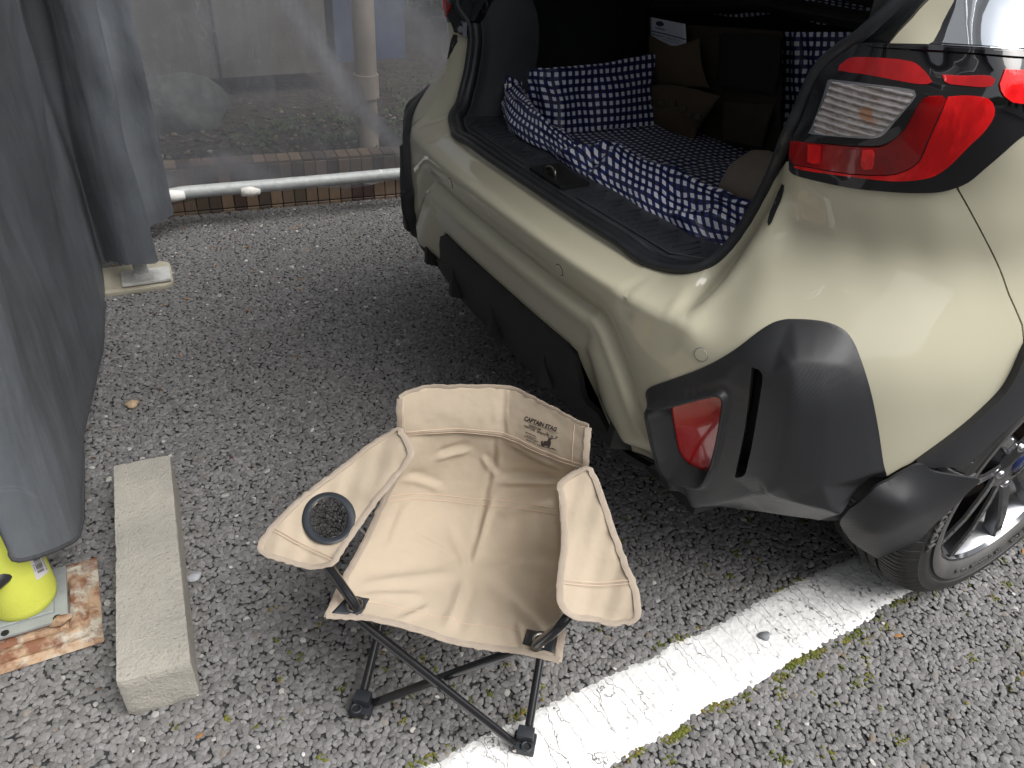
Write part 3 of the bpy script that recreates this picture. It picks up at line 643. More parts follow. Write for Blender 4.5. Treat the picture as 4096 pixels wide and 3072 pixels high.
for y, r in dense2:
    rr = np.full(NA, r)
    ph = (th_*72/(2*np.pi)+(.35 if y > ym else 0)+y*3) % 1
    if r > .3165 and (.006 < y < .068 or .165 < y < .219): rr = rr-np.where(ph < .13, .0040, 0)-np.where((ph > .5) & (ph < .57) & (r > .335), .003, 0)
    elif r > .345: rr = rr-np.where(((ph*1+.2) % 1) < .08, .003, 0)-np.where(((ph+.7) % 1) < .08, .003, 0)
    V.append(np.c_[rr*np.cos(th_), np.full(NA, y), rr*np.sin(th_)])
V = np.vstack(V); nP = len(dense2)
F = [(i*NA+j, i*NA+(j+1) % NA, (i+1)*NA+(j+1) % NA, (i+1)*NA+j) for i in range(nP-1) for j in range(NA)]
me_t = bpy.data.meshes.new('tyre'); me_t.from_pydata(V.tolist(), [], F); me_t.materials.append(M_tyre.m); me_t.materials.append(M_tband.m)
mi = np.zeros(len(F), int)
for i in range(nP-1):
    if D[i][1] < .279 and D[i][0] < .1: mi[i*NA:(i+1)*NA] = 1
me_t.polygons.foreach_set('material_index', mi); me_t.polygons.foreach_set('use_smooth', [True]*len(F)); me_t.set_sharp_from_angle(angle=math.radians(35))
def lathe(name, prof, mat, parent, n=96, **k):
    V = [(r*math.cos(a), y, r*math.sin(a)) for y, r in prof for a in [2*math.pi*j/n for j in range(n)]]
    F = [(i*n+j, i*n+(j+1) % n, (i+1)*n+(j+1) % n, (i+1)*n+j) for i in range(len(prof)-1) for j in range(n)]
    return mesh(name, V, F, mat, parent, **k)
M_alloy = M('dark_machined_alloy', (.16, .165, .175), .14, metal=1, coat=.6); M_bar = M('bright_alloy_barrel', (.80, .81, .84), .30, metal=1)
for sd in (-1, 1):
    wl = bpy.data.objects.new('wheel', None); col.objects.link(wl); wl.parent = car; wl.matrix_parent_inverse = car.matrix_basis.inverted(); wl.location = (WC.x, WC.y if sd == -1 else 2*YC-WC.y, .3485)
    wl.scale = (1, 1 if sd == -1 else -1, 1); bpy.context.view_layer.update()
    def ch(o): o.parent = wl; o.matrix_parent_inverse = Matrix.Identity(4); return o
    ty = bpy.data.objects.new('tyre', me_t); col.objects.link(ty); ch(ty)
    ch(lathe('rim', [(.022, .2425), (.018, .2425), (.016, .240), (.018, .236), (.030, .230), (.06, .222), (.14, .212), (.20, .206)], M_bar, None, sharp=40))
    ch(lathe('rim_lip', [(.0165, .2405), (.0135, .2395), (.0135, .2365), (.020, .2345), (.034, .2300)], M_alloy, None, sharp=60))
    ch(lathe('brake_disc', [(.12, .0), (.12, .155), (.14, .155), (.14, .0)], vary('brake_disc_steel', (.22, .16, .12), .3, 40, .4, metal=1), None, sharp=40))
    ch(lathe('wheel_back', [(.2, .215), (.19, .0)], M_dark, None))
    if sd == -1:
        sp0 = math.radians(228)
    for k in range(5):
        for da in (-.27, .27):
            a = sp0+k*2*math.pi/5; ca, sa = math.cos(a), math.sin(a)
            # spoke from the hub to the rim, splaying outwards
            r0, r1 = .045, .236; t0, t1 = .022*np.sign(da), da*.21; w0, w1 = .017, .013
            Vs = []
            for r, t, w_, y0, y1 in ((r0, t0, w0, .042, .085), (.09, t0+(t1-t0)*.2, .016, .032, .07), (.16, t0+(t1-t0)*.6, .014, .022, .055), (r1, t1, w1*1.15, .020, .05)):
                for tt, yy in ((t-w_, y0+.004), (t-w_*.62, y0), (t+w_*.62, y0), (t+w_, y0+.004), (t+w_*.6, y1), (t-w_*.6, y1)):
                    Vs.append((r*ca-tt*sa, yy, r*sa+tt*ca))
            Fs = [(i*6+j, i*6+(j+1) % 6, (i+1)*6+(j+1) % 6, (i+1)*6+j) for i in range(3) for j in range(6)]
            ch(mesh('spoke', Vs, Fs, M_alloy, None, sharp=30))
    ch(lathe('hub', [(.045, .0), (.036, .028), (.032, .033), (.034, .05), (.042, .072), (.07, .078), (.10, .06)], M_alloy, None, sharp=40))
    ch(lathe('centre_cap', [(.030, .0), (.0305, .020), (.034, .023)], vary('cap_blue', (.012, .02, .075), .1, 5, .2), None, sharp=50))
    for k in range(5):
        a = sp0+math.pi/5+k*2*math.pi/5; c = (.055*math.cos(a), .055*math.sin(a))
        o = ch(lathe('lug_nut', [(.030, .0), (.0305, .006), (.034, .0095), (.055, .0105)], M_silver, None, n=16, sharp=50)); o.location = (c[0], 0, c[1])
    o = ch(tube('valve_stem', [(.212*math.cos(3.72), .03, .212*math.sin(3.72)), (.195*math.cos(3.72), .024, .195*math.sin(3.72))], .005, M_rub, None))
# ================================================================== GROUND
def st(o, kind='structure'): o['kind'] = kind; return o
M_asph = M('asphalt_binder', (.035, .035, .037), .85)
M_asph.set('Base Color', M_asph.mix(M_asph.ramp(M_asph.vor(95, rnd=1), [(.0, 0.), (.5, 1.)]), (.11, .11, .112), (.03, .03, .032)))
M_asph.bump(M_asph.vor(95), .006); M_asph.bump(M_asph.noise(300, 3), .001)
st(mesh('asphalt_ground', [(-60, -60, -.004), (60, -60, -.004), (60, 60, -.004), (-60, 60, -.004)], [(0, 1, 2, 3)], M_asph, smooth=False))
# wall line of the planting bed
def wall_y(x): return 3.262-.139*x
# painted line: ragged sheet
lx = np.arange(-.35, 3.6, .006)
def edge_n(seed): return (noise2((len(lx), 2), (60, 2), seed, 4)[:, 0]*.009+noise2((len(lx), 2), (14, 2), seed+9, 3)[:, 0]*.006)
yu = .6415+edge_n(3); yl = .4925+edge_n(5)
LV = []; LF = []; ncol = 13
for i, x in enumerate(lx):
    for j in range(ncol):
        t = j/(ncol-1); LV.append((x, yu[i]*(1-t)+yl[i]*t, .0048 if 0 < j < ncol-1 else -.001))
LV = np.array(LV); nz = noise2((len(lx), ncol), (220, 9), 8, 3).ravel(); LV[:, 2] += np.where(LV[:, 2] > 0, nz*.0016, 0)
M_line = M('white_road_paint', (.80, .80, .80), .65)
_cr = M_line.noise(16, 4, stretch=(1, .35, 1)); 
_mp = M_line.n.new('ShaderNodeMapping'); _mp.inputs['Scale'].default_value = (1, .16, 1); _mp.inputs['Rotation'].default_value = (0, 0, .35); M_line.t.links.new(M_line.tc.outputs['Object'], _mp.inputs[0])
_nv = M_line.n.new('ShaderNodeVectorMath'); _nv.operation = 'ADD'; _nn = M_line.n.new('ShaderNodeTexNoise'); _nn.inputs['Scale'].default_value = 45; _nn.inputs['Detail'].default_value = 4
M_line.t.links.new(M_line.tc.outputs['Object'], _nn.inputs['Vector']); _sc = M_line.n.new('ShaderNodeVectorMath'); _sc.operation = 'SCALE'; _sc.inputs[3].default_value = .018
M_line.t.links.new(_nn.outputs[1], _sc.inputs[0]); M_line.t.links.new(_mp.outputs[0], _nv.inputs[0]); M_line.t.links.new(_sc.outputs[0], _nv.inputs[1])
_ve = M_line.vor(30, 'DISTANCE_TO_EDGE', vec=_nv.outputs[0]); _ck = M_line.ramp(_ve, [(.0, 1.), (.012, 0.)])
_ck = M_line.math('MULTIPLY', _ck, M_line.ramp(M_line.noise(7, 2), [(.38, 0.), (.5, 1.)]))
_chip = M_line.ramp(M_line.noise(75, 4), [(.64, 0.), (.655, 1.)]); _chm = M_line.ramp(M_line.noise(4.5, 2), [(.45, 0.), (.62, 1.)]); _chip = M_line.math('MULTIPLY', _chip, _chm)
_dk = M_line.math('MAXIMUM', _ck, _chip)
_dirt = M_line.mix(M_line.ramp(M_line.noise(40, 5), [(.4, 0.), (.75, 1.)]), (.83, .83, .82), (.66, .66, .66))
M_line.set('Base Color', M_line.mix(_dk, _dirt, (.20, .20, .20))); M_line.bump(M_line.math('SUBTRACT', 1, _dk), .003); M_line.bump(M_line.noise(160, 4), .0012); M_line.bump(M_line.vor(85), .0015)
line = st(mesh('parking_line', LV, [f[::-1] for f in grid_faces(len(lx), ncol)], M_line, sharp=None))
# stones
def stone_nodes(name, pts, scale, variants, mat, subdiv, rough, squash, attrs):
    me = bpy.data.meshes.new(name); me.from_pydata(pts.tolist(), [], [])
    a = me.attributes.new('sz', 'FLOAT_VECTOR', 'POINT'); a.data.foreach_set('vector', scale.astype(np.float32).ravel())
    r = me.attributes.new('rt', 'FLOAT_VECTOR', 'POINT'); rr = np.c_[rng.uniform(-.35, .35, (len(pts), 2)), rng.uniform(0, 6.28, len(pts))]; r.data.foreach_set('vector', rr.astype(np.float32).ravel())
    t = me.attributes.new('tint', 'FLOAT', 'POINT'); t.data.foreach_set('value', attrs.astype(np.float32))
    o = bpy.data.objects.new(name, me); col.objects.link(o)
    g = bpy.data.node_groups.new(name+'_nodes', 'GeometryNodeTree'); g.interface.new_socket('Geometry', in_out='INPUT', socket_type='NodeSocketGeometry'); g.interface.new_socket('Geometry', in_out='OUTPUT', socket_type='NodeSocketGeometry')
    N = g.nodes; L = g.links; gi = N.new('NodeGroupInput'); go = N.new('NodeGroupOutput'); jn = N.new('GeometryNodeJoinGeometry')
    for v in range(variants):
        ic = N.new('GeometryNodeMeshIcoSphere'); ic.inputs['Radius'].default_value = 1; ic.inputs['Subdivisions'].default_value = subdiv
        no = N.new('ShaderNodeTexNoise'); no.noise_dimensions = '4D'; no.inputs['W'].default_value = v*7.3; no.inputs['Scale'].default_value = 1.1; no.inputs['Detail'].default_value = 2
        sb = N.new('ShaderNodeVectorMath'); sb.operation = 'SUBTRACT'; sb.inputs[1].default_value = (.5, .5, .5); ml = N.new('ShaderNodeVectorMath'); ml.operation = 'SCALE'; ml.inputs[3].default_value = rough
        sp = N.new('GeometryNodeSetPosition'); L.new(ic.outputs[0], sp.inputs[0]); L.new(no.outputs[1], sb.inputs[0]); L.new(sb.outputs[0], ml.inputs[0]); L.new(ml.outputs[0], sp.inputs['Offset'])
        sm = N.new('GeometryNodeSetMaterial'); sm.inputs['Material'].default_value = mat.m; L.new(sp.outputs[0], sm.inputs[0])
        ss = N.new('GeometryNodeSetShadeSmooth'); ss.inputs['Shade Smooth'].default_value = False; L.new(sm.outputs[0], ss.inputs[0])
        gi_ = N.new('GeometryNodeGeometryToInstance'); L.new(ss.outputs[0], gi_.inputs[0]); L.new(gi_.outputs[0], jn.inputs[0])
    ip = N.new('GeometryNodeInstanceOnPoints'); L.new(gi.outputs[0], ip.inputs['Points']); L.new(jn.outputs[0], ip.inputs['Instance']); ip.inputs['Pick Instance'].default_value = True
    for nm, key in (('rt', 'Rotation'), ('sz', 'Scale')):
        na = N.new('GeometryNodeInputNamedAttribute'); na.data_type = 'FLOAT_VECTOR'; na.inputs[0].default_value = nm; L.new(na.outputs[0], ip.inputs[key])
    ri = N.new('FunctionNodeRandomValue'); ri.data_type = 'INT'; ri.inputs[4].default_value = 0; ri.inputs[5].default_value = variants-1; L.new(ri.outputs[2], ip.inputs['Instance Index'])
    L.new(ip.outputs[0], go.inputs[0]); md = o.modifiers.new('scatter', 'NODES'); md.node_group = g
    return o
M_st = M('asphalt_stone', (.2, .2, .21), .75)
_at = M_st.n.new('ShaderNodeAttribute'); _at.attribute_type = 'INSTANCER'; _at.attribute_name = 'tint'
_stc = M_st.ramp(_at.outputs[2], [(0, (.135, .131, .129)), (.35, (.195, .190, .188)), (.62, (.250, .244, .243)), (.86, (.33, .326, .33)), (.93, (.22, .18, .14)), (.97, (.40, .39, .38)), (1., (.62, .60, .56))])
M_st.set('Base Color', M_st.mix(M_st.ramp(M_st.noise(260, 4), [(.35, 0.), (.7, 1.)]), M_st.mix(1., _stc, (.75, .75, .75), 'MULTIPLY'), _stc)); M_st.bump(M_st.noise(420, 3), .0006)
def jgrid(x0, x1, y0, y1, d, j=.42):
    X, Y = np.meshgrid(np.arange(x0, x1, d), np.arange(y0, y1, d*.88)); X[1::2] += d/2
    P = np.c_[X.ravel(), Y.ravel()]; return P+rng.uniform(-j, j, P.shape)*d
P1 = jgrid(-.95, 2.7, .05, 1.75, .0098); P2_ = jgrid(-1.25, 2.5, 1.75, 3.42, .0098)
P = np.vstack([P1, P2_])
P = P[(P[:, 1] < wall_y(P[:, 0])-.006)]
li = ((P[:, 0]+.35)/.006).astype(int).clip(0, len(lx)-1)
nol = ~((P[:, 1] < yu[li]-.004) & (P[:, 1] > yl[li]+.004)); P = P[nol]
# keep what the lens (or one a step aside) could see
n = len(P); sz_ = rng.uniform(.0046, .0080, n)*np.where(rng.random(n) < .12, 1.3, 1)
S3 = np.c_[sz_*rng.uniform(.85, 1.25, n), sz_*rng.uniform(.75, 1.0, n), sz_*rng.uniform(.32, .5, n)]
tn = .2+rng.random(n)*.55; k = rng.random(n); tn = np.where(k > .985, rng.uniform(.9, 1, n), tn)
far = np.clip((P[:, 1]-2.3)/.8, 0, 1); tn = np.where(k < .985, tn*(1-.45*far), tn)
st(stone_nodes('asphalt_stones', np.c_[P, rng.uniform(-.0018, -.0002, n)], S3, 8, M_st, 2, .95, 1, tn), 'stuff')
print('stones', n)
# moss in the joints: along the line's near edge and in patches
M_moss = M('moss', (.08, .09, .02), .9)
_at = M_moss.n.new('ShaderNodeAttribute'); _at.attribute_type = 'INSTANCER'; _at.attribute_name = 'tint'
M_moss.set('Base Color', M_moss.ramp(_at.outputs[2], [(0, (.045, .06, .008)), (.5, (.12, .13, .015)), (.8, (.17, .14, .03)), (1, (.16, .08, .03))]))
mp = []
for _ in range(150):
    x = rng.uniform(-.1, 2.4); i = int((x+.35)/.006); e = rng.random()
    if e < .40: c = (x, yl[i]-.006+rng.normal(0, .004)); sprd = (.012, .004); cnt = int(rng.integers(10, 60))
    elif e < .62: c = (x, yu[i]+.006+rng.normal(0, .004)); sprd = (.010, .004); cnt = int(rng.integers(4, 22))
    else: c = (x, rng.uniform(.2, yl[i]-.01)); sprd = (.008, .006); cnt = int(rng.integers(6, 24))
    mp.append(np.c_[rng.normal(c[0], sprd[0], cnt), rng.normal(c[1], sprd[1], cnt)])
for _ in range(230):
    c = rng.uniform((-.1, .15), (2.2, 1.15)); cnt = int(rng.integers(3, 12)); mp.append(rng.normal(c, .004, (cnt, 2)))
mp = np.vstack(mp); n = len(mp); s0 = rng.uniform(.0018, .0034, n); tn = np.clip(rng.random(n)*.8+noise2((n, 2), (160, 2), 4, 1)[:, 0]*.3, 0, 1)
st(stone_nodes('moss', np.c_[mp, rng.uniform(0, .0025, n)], np.c_[s0, s0, s0*.7], 3, M_moss, 2, .9, 1, tn), 'stuff')
# loose grit and leaf crumbs
M_grit = M('grit', (.6, .6, .58), .6); _at = M_grit.n.new('ShaderNodeAttribute'); _at.attribute_type = 'INSTANCER'; _at.attribute_name = 'tint'
M_grit.set('Base Color', M_grit.ramp(_at.outputs[2], [(0, (.48, .48, .47)), (.55, (.6, .58, .5)), (.6, (.35, .17, .05)), (.8, (.10, .05, .03)), (1, (.45, .36, .12))], 'CONSTANT'))
gp = np.vstack([rng.uniform((-.7, .2), (2.3, 3.1), (150, 2)), np.c_[rng.uniform(-.2, 2, 170), rng.uniform(2.4, 3.1, 170)]]); gp = gp[gp[:, 1] < wall_y(gp[:, 0])-.03]; n = len(gp); s0 = rng.uniform(.0020, .0048, n); tn = rng.random(n)
st(stone_nodes('grit', np.c_[gp, np.full(n, .0045)], np.c_[s0*np.where(tn > .6, 2.2, 1.2), s0, s0*np.where(tn > .6, .25, .6)], 4, M_grit, 1, .8, 1, tn), 'stuff')
# single pebbles
def pebble(name, p, r, c, label):
    bm = bmesh.new(); bmesh.ops.create_icosphere(bm, subdivisions=3, radius=1)
    for v in bm.verts:
        n_ = math.sin(v.co.x*2.7+r*900)*.1+math.sin(v.co.y*3.1+v.co.z*2)*.12; v.co = Vector((v.co.x*r*1.25, v.co.y*r, v.co.z*r*.6))*(1+n_)
    o = frombm(name, bm, vary('pebble_stone', c, .25, 60, .6, [(300, .0005)]), smooth=True, sharp=60); o.location = (p.x, p.y, r*.45+.003); tag(o, label, 'pebble')
pebble('pebble', G(530, 1628), .015, (.42, .31, .2), 'tan pebble lying on the asphalt beyond the concrete block')
pebble('pebble', G(3056, 2552), .0105, (.19, .2, .21), 'grey stone chip lying on the white painted line')
pebble('pebble', G(775, 2320), .013, (.30, .31, .33), 'grey pebble on the asphalt to the right of the concrete block')
# ================================================================== CONCRETE BLOCK
a = G(455, 1862, .1); b = G(680, 1820, .1); c = G(764, 2662, .1); d = G(465, 2740, .1)
dx = (b-a+c-d)*.5; dx.z = 0; L = (d-a).length
bl = empty('concrete_block', (d+c)*.5*1, 'pale concrete block lying on the asphalt between the net and the folding chair', 'concrete block'); bl.location = ((a+c)/2).x, ((a+c)/2).y, 0; bpy.context.view_layer.update()
M_conc = M('concrete', (.42, .40, .35), .85)
_a = M_conc.mix(M_conc.ramp(M_conc.noise(7, 6), [(.3, 0.), (.7, 1.)]), (.30, .288, .255), (.40, .378, .33))
_b = M_conc.mix(M_conc.ramp(M_conc.noise(230, 3), [(.69, 0.), (.72, 1.)]), _a, (.16, .18, .20)); _b = M_conc.mix(M_conc.ramp(M_conc.noise(220, 2), [(.27, 1.), (.31, 0.)]), _b, (.20, .17, .13))
M_conc.set('Base Color', _b); M_conc.bump(M_conc.noise(200, 5), .0022); M_conc.bump(M_conc.noise(25, 4), .004); M_conc.bump(M_conc.ramp(M_conc.noise(170, 4), [(.64, 0.), (.72, 1.)]), .0012)
nx_, ny_, nz_ = 13, 61, 11
V = []; Fb = []; idx = {}
u = (b-a); u.z = 0; v_ = (d-a); v_.z = 0
def bp(i, j, k):
    key = (i, j, k)
    if key not in idx:
        p = Vector((a.x, a.y, 0))+u*(i/(nx_-1))+v_*(j/(ny_-1)); p.z = .102*k/(nz_-1)
        e = (i in (0, nx_-1))+(j in (0, ny_-1))+(k in (0, nz_-1)); ctr = Vector(((a.x+c.x)/2, (a.y+c.y)/2, .05))
        if e >= 2: p += (ctr-p).normalized()*(.0018+.0022*abs(random.gauss(0, .6)))*(1 if e == 2 else 2)
        else: p += Vector((random.uniform(-1, 1), random.uniform(-1, 1), random.uniform(-1, 1)))*.0004
        idx[key] = len(V); V.append(p)
    return idx[key]
def face_grid(f, n1, n2):
    for i in range(n1-1):
        for j in range(n2-1): Fb.append((f(i, j), f(i+1, j), f(i+1, j+1), f(i, j+1)))
face_grid(lambda i, j: bp(i, j, nz_-1), nx_, ny_); face_grid(lambda i, j: bp(i, j, 0), nx_, ny_)
face_grid(lambda i, k: bp(i, 0, k), nx_, nz_); face_grid(lambda i, k: bp(i, ny_-1, k), nx_, nz_)
face_grid(lambda j, k: bp(0, j, k), ny_, nz_); face_grid(lambda j, k: bp(nx_-1, j, k), ny_, nz_)
o = mesh('block_body', V, Fb, M_conc, bl, sharp=45)
bm = bmesh.new(); bm.from_mesh(o.data); bmesh.ops.recalc_face_normals(bm, faces=bm.faces); bm.to_mesh(o.data); bm.free(); o.data.set_sharp_from_angle(angle=math.radians(45))
bpy.context.view_layer.update()
# ================================================================== BRICK-TILE CURB AND BED
curb = empty('tiled_curb', (.8, wall_y(.8), 0), 'low planting bed curb faced with brown and tan tiles behind the steel pipe', 'curb')
wd = Vector((1, -.139, 0)).normalized(); wn = Vector((-wd.y*-1, 0, 0)); wn = Vector((wd.y, -wd.x, 0))   # towards the camera
ang = math.atan2(wd.y, wd.x); org = Vector((-.9, wall_y(-.9), 0))
def wp(t, out, z): return org+wd*t+wn*out+Vector((0, 0, z))
M_mort = vary('mortar', (.12, .115, .11), .2, 60, .9, [(200, .0008)])
bm = bmesh.new(); box(bm, wp(1.9, -.052, .095), (4.4, .10, .196), Matrix.Rotation(ang, 3, 'Z')); frombm('curb_core', bm, M_mort, curb)
tcol = [(.24, .165, .11), (.17, .122, .09), (.095, .07, .055), (.085, .052, .044), (.11, .085, .06), (.20, .14, .10)]
tm = [vary('tile_%s' % nm, c, .12, 30, .55, [(300, .0003)]) for nm, c in zip(('tan', 'brown', 'umber', 'maroon', 'olive', 'sand'), tcol)]
def tile_mesh(w_, h_, t_, m):
    bm = bmesh.new(); box(bm, (0, 0, 0), (w_, t_, h_)); bmesh.ops.bevel(bm, geom=bm.edges[:], offset=.0015, segments=1, affect='EDGES'); me = bpy.data.meshes.new('tile'); bm.to_mesh(me); bm.free(); me.materials.append(m.m); return me
tf = [tile_mesh(.0452, .084, .010, m) for m in tm]; tt = [tile_mesh(.0452, .088, .010, m) for m in tm]; tl = [tile_mesh(.0452, .015, .010, m) for m in tm]
random.seed(11)
seq = [random.choice([0, 2, 0, 3, 1, 5, 4]) for _ in range(90)]
for i in range(76):
    t = .50+i*.0492
    for r in range(4):
        me = (tl, tf, tf, tt)[r][seq[(i+(0, 0, 31, 47)[r]) % 90]]
        if i > 62 or i < 2: continue
        o = bpy.data.objects.new('tile', me); col.objects.link(o)
        if r < 3: o.location = wp(t, .0045+random.uniform(-.0004, .0004), (.006, .061, .149)[r]); o.rotation_euler = (0, 0, ang)
        else: o.location = wp(t, -.042, .1985+random.uniform(-.0005, .0005)); o.rotation_euler = (math.radians(90), 0, ang)
        o.parent = curb; o.matrix_parent_inverse = curb.matrix_basis.inverted()
M_soil = M('soil', (.05, .04, .03), .95); M_soil.set('Base Color', M_soil.mix(M_soil.ramp(M_soil.noise(30, 6), [(.35, 0.), (.7, 1.)]), (.022, .018, .013), (.085, .066, .048))); M_soil.bump(M_soil.noise(60, 5), .02)
nx1, ny1 = 60, 40; X_ = np.linspace(-2.5, 4.5, nx1); nzv = noise2((nx1, ny1), (20, 12), 5)
V = [(x, wall_y(x)+.1+(3.4)*(j/(ny1-1)), .185+.012*nzv[i, j]+.03*min(1, j/12)) for i, x in enumerate(X_) for j in range(ny1)]
st(mesh('soil_bed', V, [f[::-1] for f in grid_faces(nx1, ny1)], M_soil))
gp = np.c_[rng.uniform(-.6, 2.4, 2600), rng.uniform(0, 1, 2600)**1.3*1.3]; gp[:, 1] += 3.262-.139*gp[:, 0]+.11
n = len(gp); s0 = rng.uniform(.005, .016, n); tn = rng.random(n)
M_gp = M('bed_gravel', (.2, .18, .15), .8); _at = M_gp.n.new('ShaderNodeAttribute'); _at.attribute_type = 'INSTANCER'; _at.attribute_name = 'tint'
M_gp.set('Base Color', M_gp.ramp(_at.outputs[2], [(0, (.02, .017, .013)), (.5, (.05, .042, .03)), (.8, (.10, .088, .07)), (.93, (.18, .13, .06)), (1, (.30, .27, .23))]))
st(stone_nodes('bed_gravel', np.c_[gp, np.full(n, .2)], np.c_[s0, s0, s0*.6], 4, M_gp, 1, .8, 1, tn), 'stuff')
# leaves: low weeds
def foliage(name, centres, n_leaf, size, mat, parent=None, flat=.5):
    V = []; F = []
    for cx_, cy_, cz_, rx, ry, rz_ in centres:
        for _ in range(n_leaf):
            p = Vector((random.gauss(0, 1), random.gauss(0, 1), abs(random.gauss(0, 1))*1)); p = p.normalized()*random.random()**.4
            c_ = Vector((cx_+p.x*rx, cy_+p.y*ry, cz_+p.z*rz_)); R_ = Matrix.Rotation(random.uniform(0, 6.28), 3, 'Z') @ Matrix.Rotation(random.uniform(-.9, .9), 3, 'X'); s_ = size*random.uniform(.6, 1.3)
            k = len(V)
            for q in ((0, -1, 0), (.42, -.2, .08), (.3, .6, .05), (0, 1.1, -.1), (-.3, .6, .05), (-.42, -.2, .08)): V.append(c_+R_ @ (Vector(q)*s_))
            F += [(k, k+1, k+2, k+3), (k, k+3, k+4, k+5)]
    return mesh(name, V, F, mat, parent, smooth=False)
M_leaf = M('leaf_green', (.05, .09, .03), .6)
M_leaf.set('Base Color', M_leaf.mix(M_leaf.noise(25, 2), (.025, .05, .015), (.10, .15, .045)))
wd_ = [(1.1+random.uniform(-.45, .5), 3.35+random.uniform(0, .35), .19, .05, .05, .035) for _ in range(34)]+[(random.uniform(1.5, 2.2), random.uniform(3.4, 4.2), .2, .09, .09, .06) for _ in range(30)]
o = foliage('low_weeds', wd_, 34, .011, M_leaf); st(o, 'stuff')
# rock
rk = empty('garden_rock', G(695, 500, .2), 'large rounded grey rock on the planting bed seen through the net', 'rock')
bm = bmesh.new(); bmesh.ops.create_icosphere(bm, subdivisions=4, radius=1)
for v in bm.verts:
    n_ = .09*math.sin(v.co.x*2.3+1)+.07*math.sin(v.co.y*3.7+v.co.z*2.2)+.04*math.sin(v.co.x*7+v.co.z*5); v.co = Vector((v.co.x*.25, v.co.y*.2, (v.co.z+.25)*.145))*(1+n_)
o = frombm('rock_body', bm, vary('mossy_rock', (.075, .085, .075), .5, 12, .9, [(60, .004)]), smooth=True, sharp=70); o.parent = rk; o.location = G(695, 480, .2)-Vector((0, 0, 0)); o.matrix_parent_inverse = rk.matrix_basis.inverted()
# downspout
ds = empty('drain_pipe', (1.17, 3.24, .19), 'beige plastic drainpipe standing behind the curb behind the net', 'drainpipe')
M_pvc = vary('beige_plastic_pipe', (.50, .44, .36), .12, 6, .45)
cyl('pipe_upper', (1.17, 3.24, .50), (1.17, 3.24, 2.4), .046, M_pvc, ds, 28); cyl('pipe_collar', (1.17, 3.24, .405), (1.17, 3.24, .50), .053, M_pvc, ds, 28); cyl('pipe_lower', (1.17, 3.24, .17), (1.17, 3.24, .41), .042, M_pvc, ds, 28)
# house wall behind
zb = PY(900, 312, 4.15).z; xe = PY(1318, 320, 4.15).x
hw = empty('house', (0, 4.3, 0), 'beige house wall with a shadowed base beyond the planting bed', 'house')
M_wall = vary('beige_render', (.125, .115, .10), .15, 8, .9, [(80, .002)])
bm = bmesh.new(); box(bm, ((xe-4)/2-.0, 4.15+.15, zb+1.5), (xe+4, .3, 3.0)); box(bm, (2.0, 4.6, 4.6), (14, 1.2, 3.2)); frombm('wall', bm, M_wall, hw)  # second box: unseen upper storey, widened to cut sky light
bm = bmesh.new(); box(bm, ((xe-4)/2-.2, 4.15+.33, zb/2-.1), (xe+3.4, .2, zb+.2)); frombm('gap_backing', bm, vary('underwall_shade', (.05, .045, .04), .3, 10, .9), hw)  # dark colour stands in for the shade under the raised wall
p = PY(868, 200, 4.13); cyl('cable', (p.x, 4.13, zb), (p.x, 4.13, zb+2.5), .008, M_plas2, hw, 8)
bx0 = PY(1350, 330, 4.7); bx1 = PY(1625, 335, 4.7)
bm = bmesh.new(); box(bm, ((bx0.x+bx1.x)/2, 4.9, .42), (bx1.x-bx0.x, .4, .5)); o = frombm('storage_box', bm, vary('slate_blue_paint', (.07, .09, .14), .3, 4, .5), bevel=.01); tag(o, 'slate blue box standing beyond the drainpipe behind the net', 'box')
hedge = empty('dark_hedge', (1.8, 5.4, .2), 'dark green hedge beyond the drainpipe behind the net', 'hedge')
foliage('hedge_leaves', [(random.uniform(.7, 3.6), random.uniform(5.0, 5.9), random.uniform(.2, 1.7), .25, .2, .25) for _ in range(70)], 110, .035, M_leaf, hedge)
bm = bmesh.new(); box(bm, (2.2, 6.1, .9), (3.4, .1, 2.2)); frombm('hedge_twigs', bm, vary('dark_twigs', (.015, .018, .012), .3, 10, .9), hedge)
# ================================================================== SCAFFOLD PIPE, POLE, PLATES
M_galv = M('galvanised_steel', (.46, .48, .48), .6, metal=.25)
_pt = M_galv.ramp(M_galv.noise(9, 3), [(.70, 0.), (.715, 1.)]); _pt2 = M_galv.ramp(M_galv.noise(40, 5), [(.3, 0.), (.7, 1.)])
M_galv.set('Base Color', M_galv.mix(_pt, M_galv.mix(_pt2, (.34, .36, .36), (.48, .50, .50)), (.78, .77, .73))); M_galv.bump(M_galv.noise(60, 4), .001)
bend = [PY(612, 812, 3.04), PY(660, 790, 3.045), PY(720, 771, 3.05), PY(800, 755, 3.05), PY(1000, 738, 3.045)]
pp = empty('steel_pipe', PY(1200, 730, 3.02), 'grey galvanised steel pipe with white paint patches holding the net down before the tiled curb', 'pipe')
pts = spline([PY(560, 840, 3.03), PY(612, 802, 3.035), PY(700, 776, 3.04), PY(800, 764, 3.04), PY(1150, 735, 3.01), PY(1655, 689, 2.96), PY(2300, 628, 2.90)], 6)
tube('pipe_body', pts, .0243, M_galv, pp, 24)
for i, (x, y, w_, m) in enumerate([(690, 783, 95, (.82, .81, .78)), (1000, 762, 75, (.80, .78, .73)), (1485, 716, 56, (.80, .77, .76))]):
    q = PY(x, y, 3.01); V, F = tube_mesh([PY(x-w_/2, y+w_*.045, 3.025-i*.012)+Vector((0, -.002, 0)), PY(x, y, 3.025-i*.012)+Vector((0, -.002, 0)), PY(x+w_/2, y-w_*.045, 3.025-i*.012)+Vector((0, -.002, 0))], [.018, .0225, .017], 18); mesh('paint_patch', V, F, vary('old_white_paint', m, .08, 60, .7, [(150, .001)]), pp)
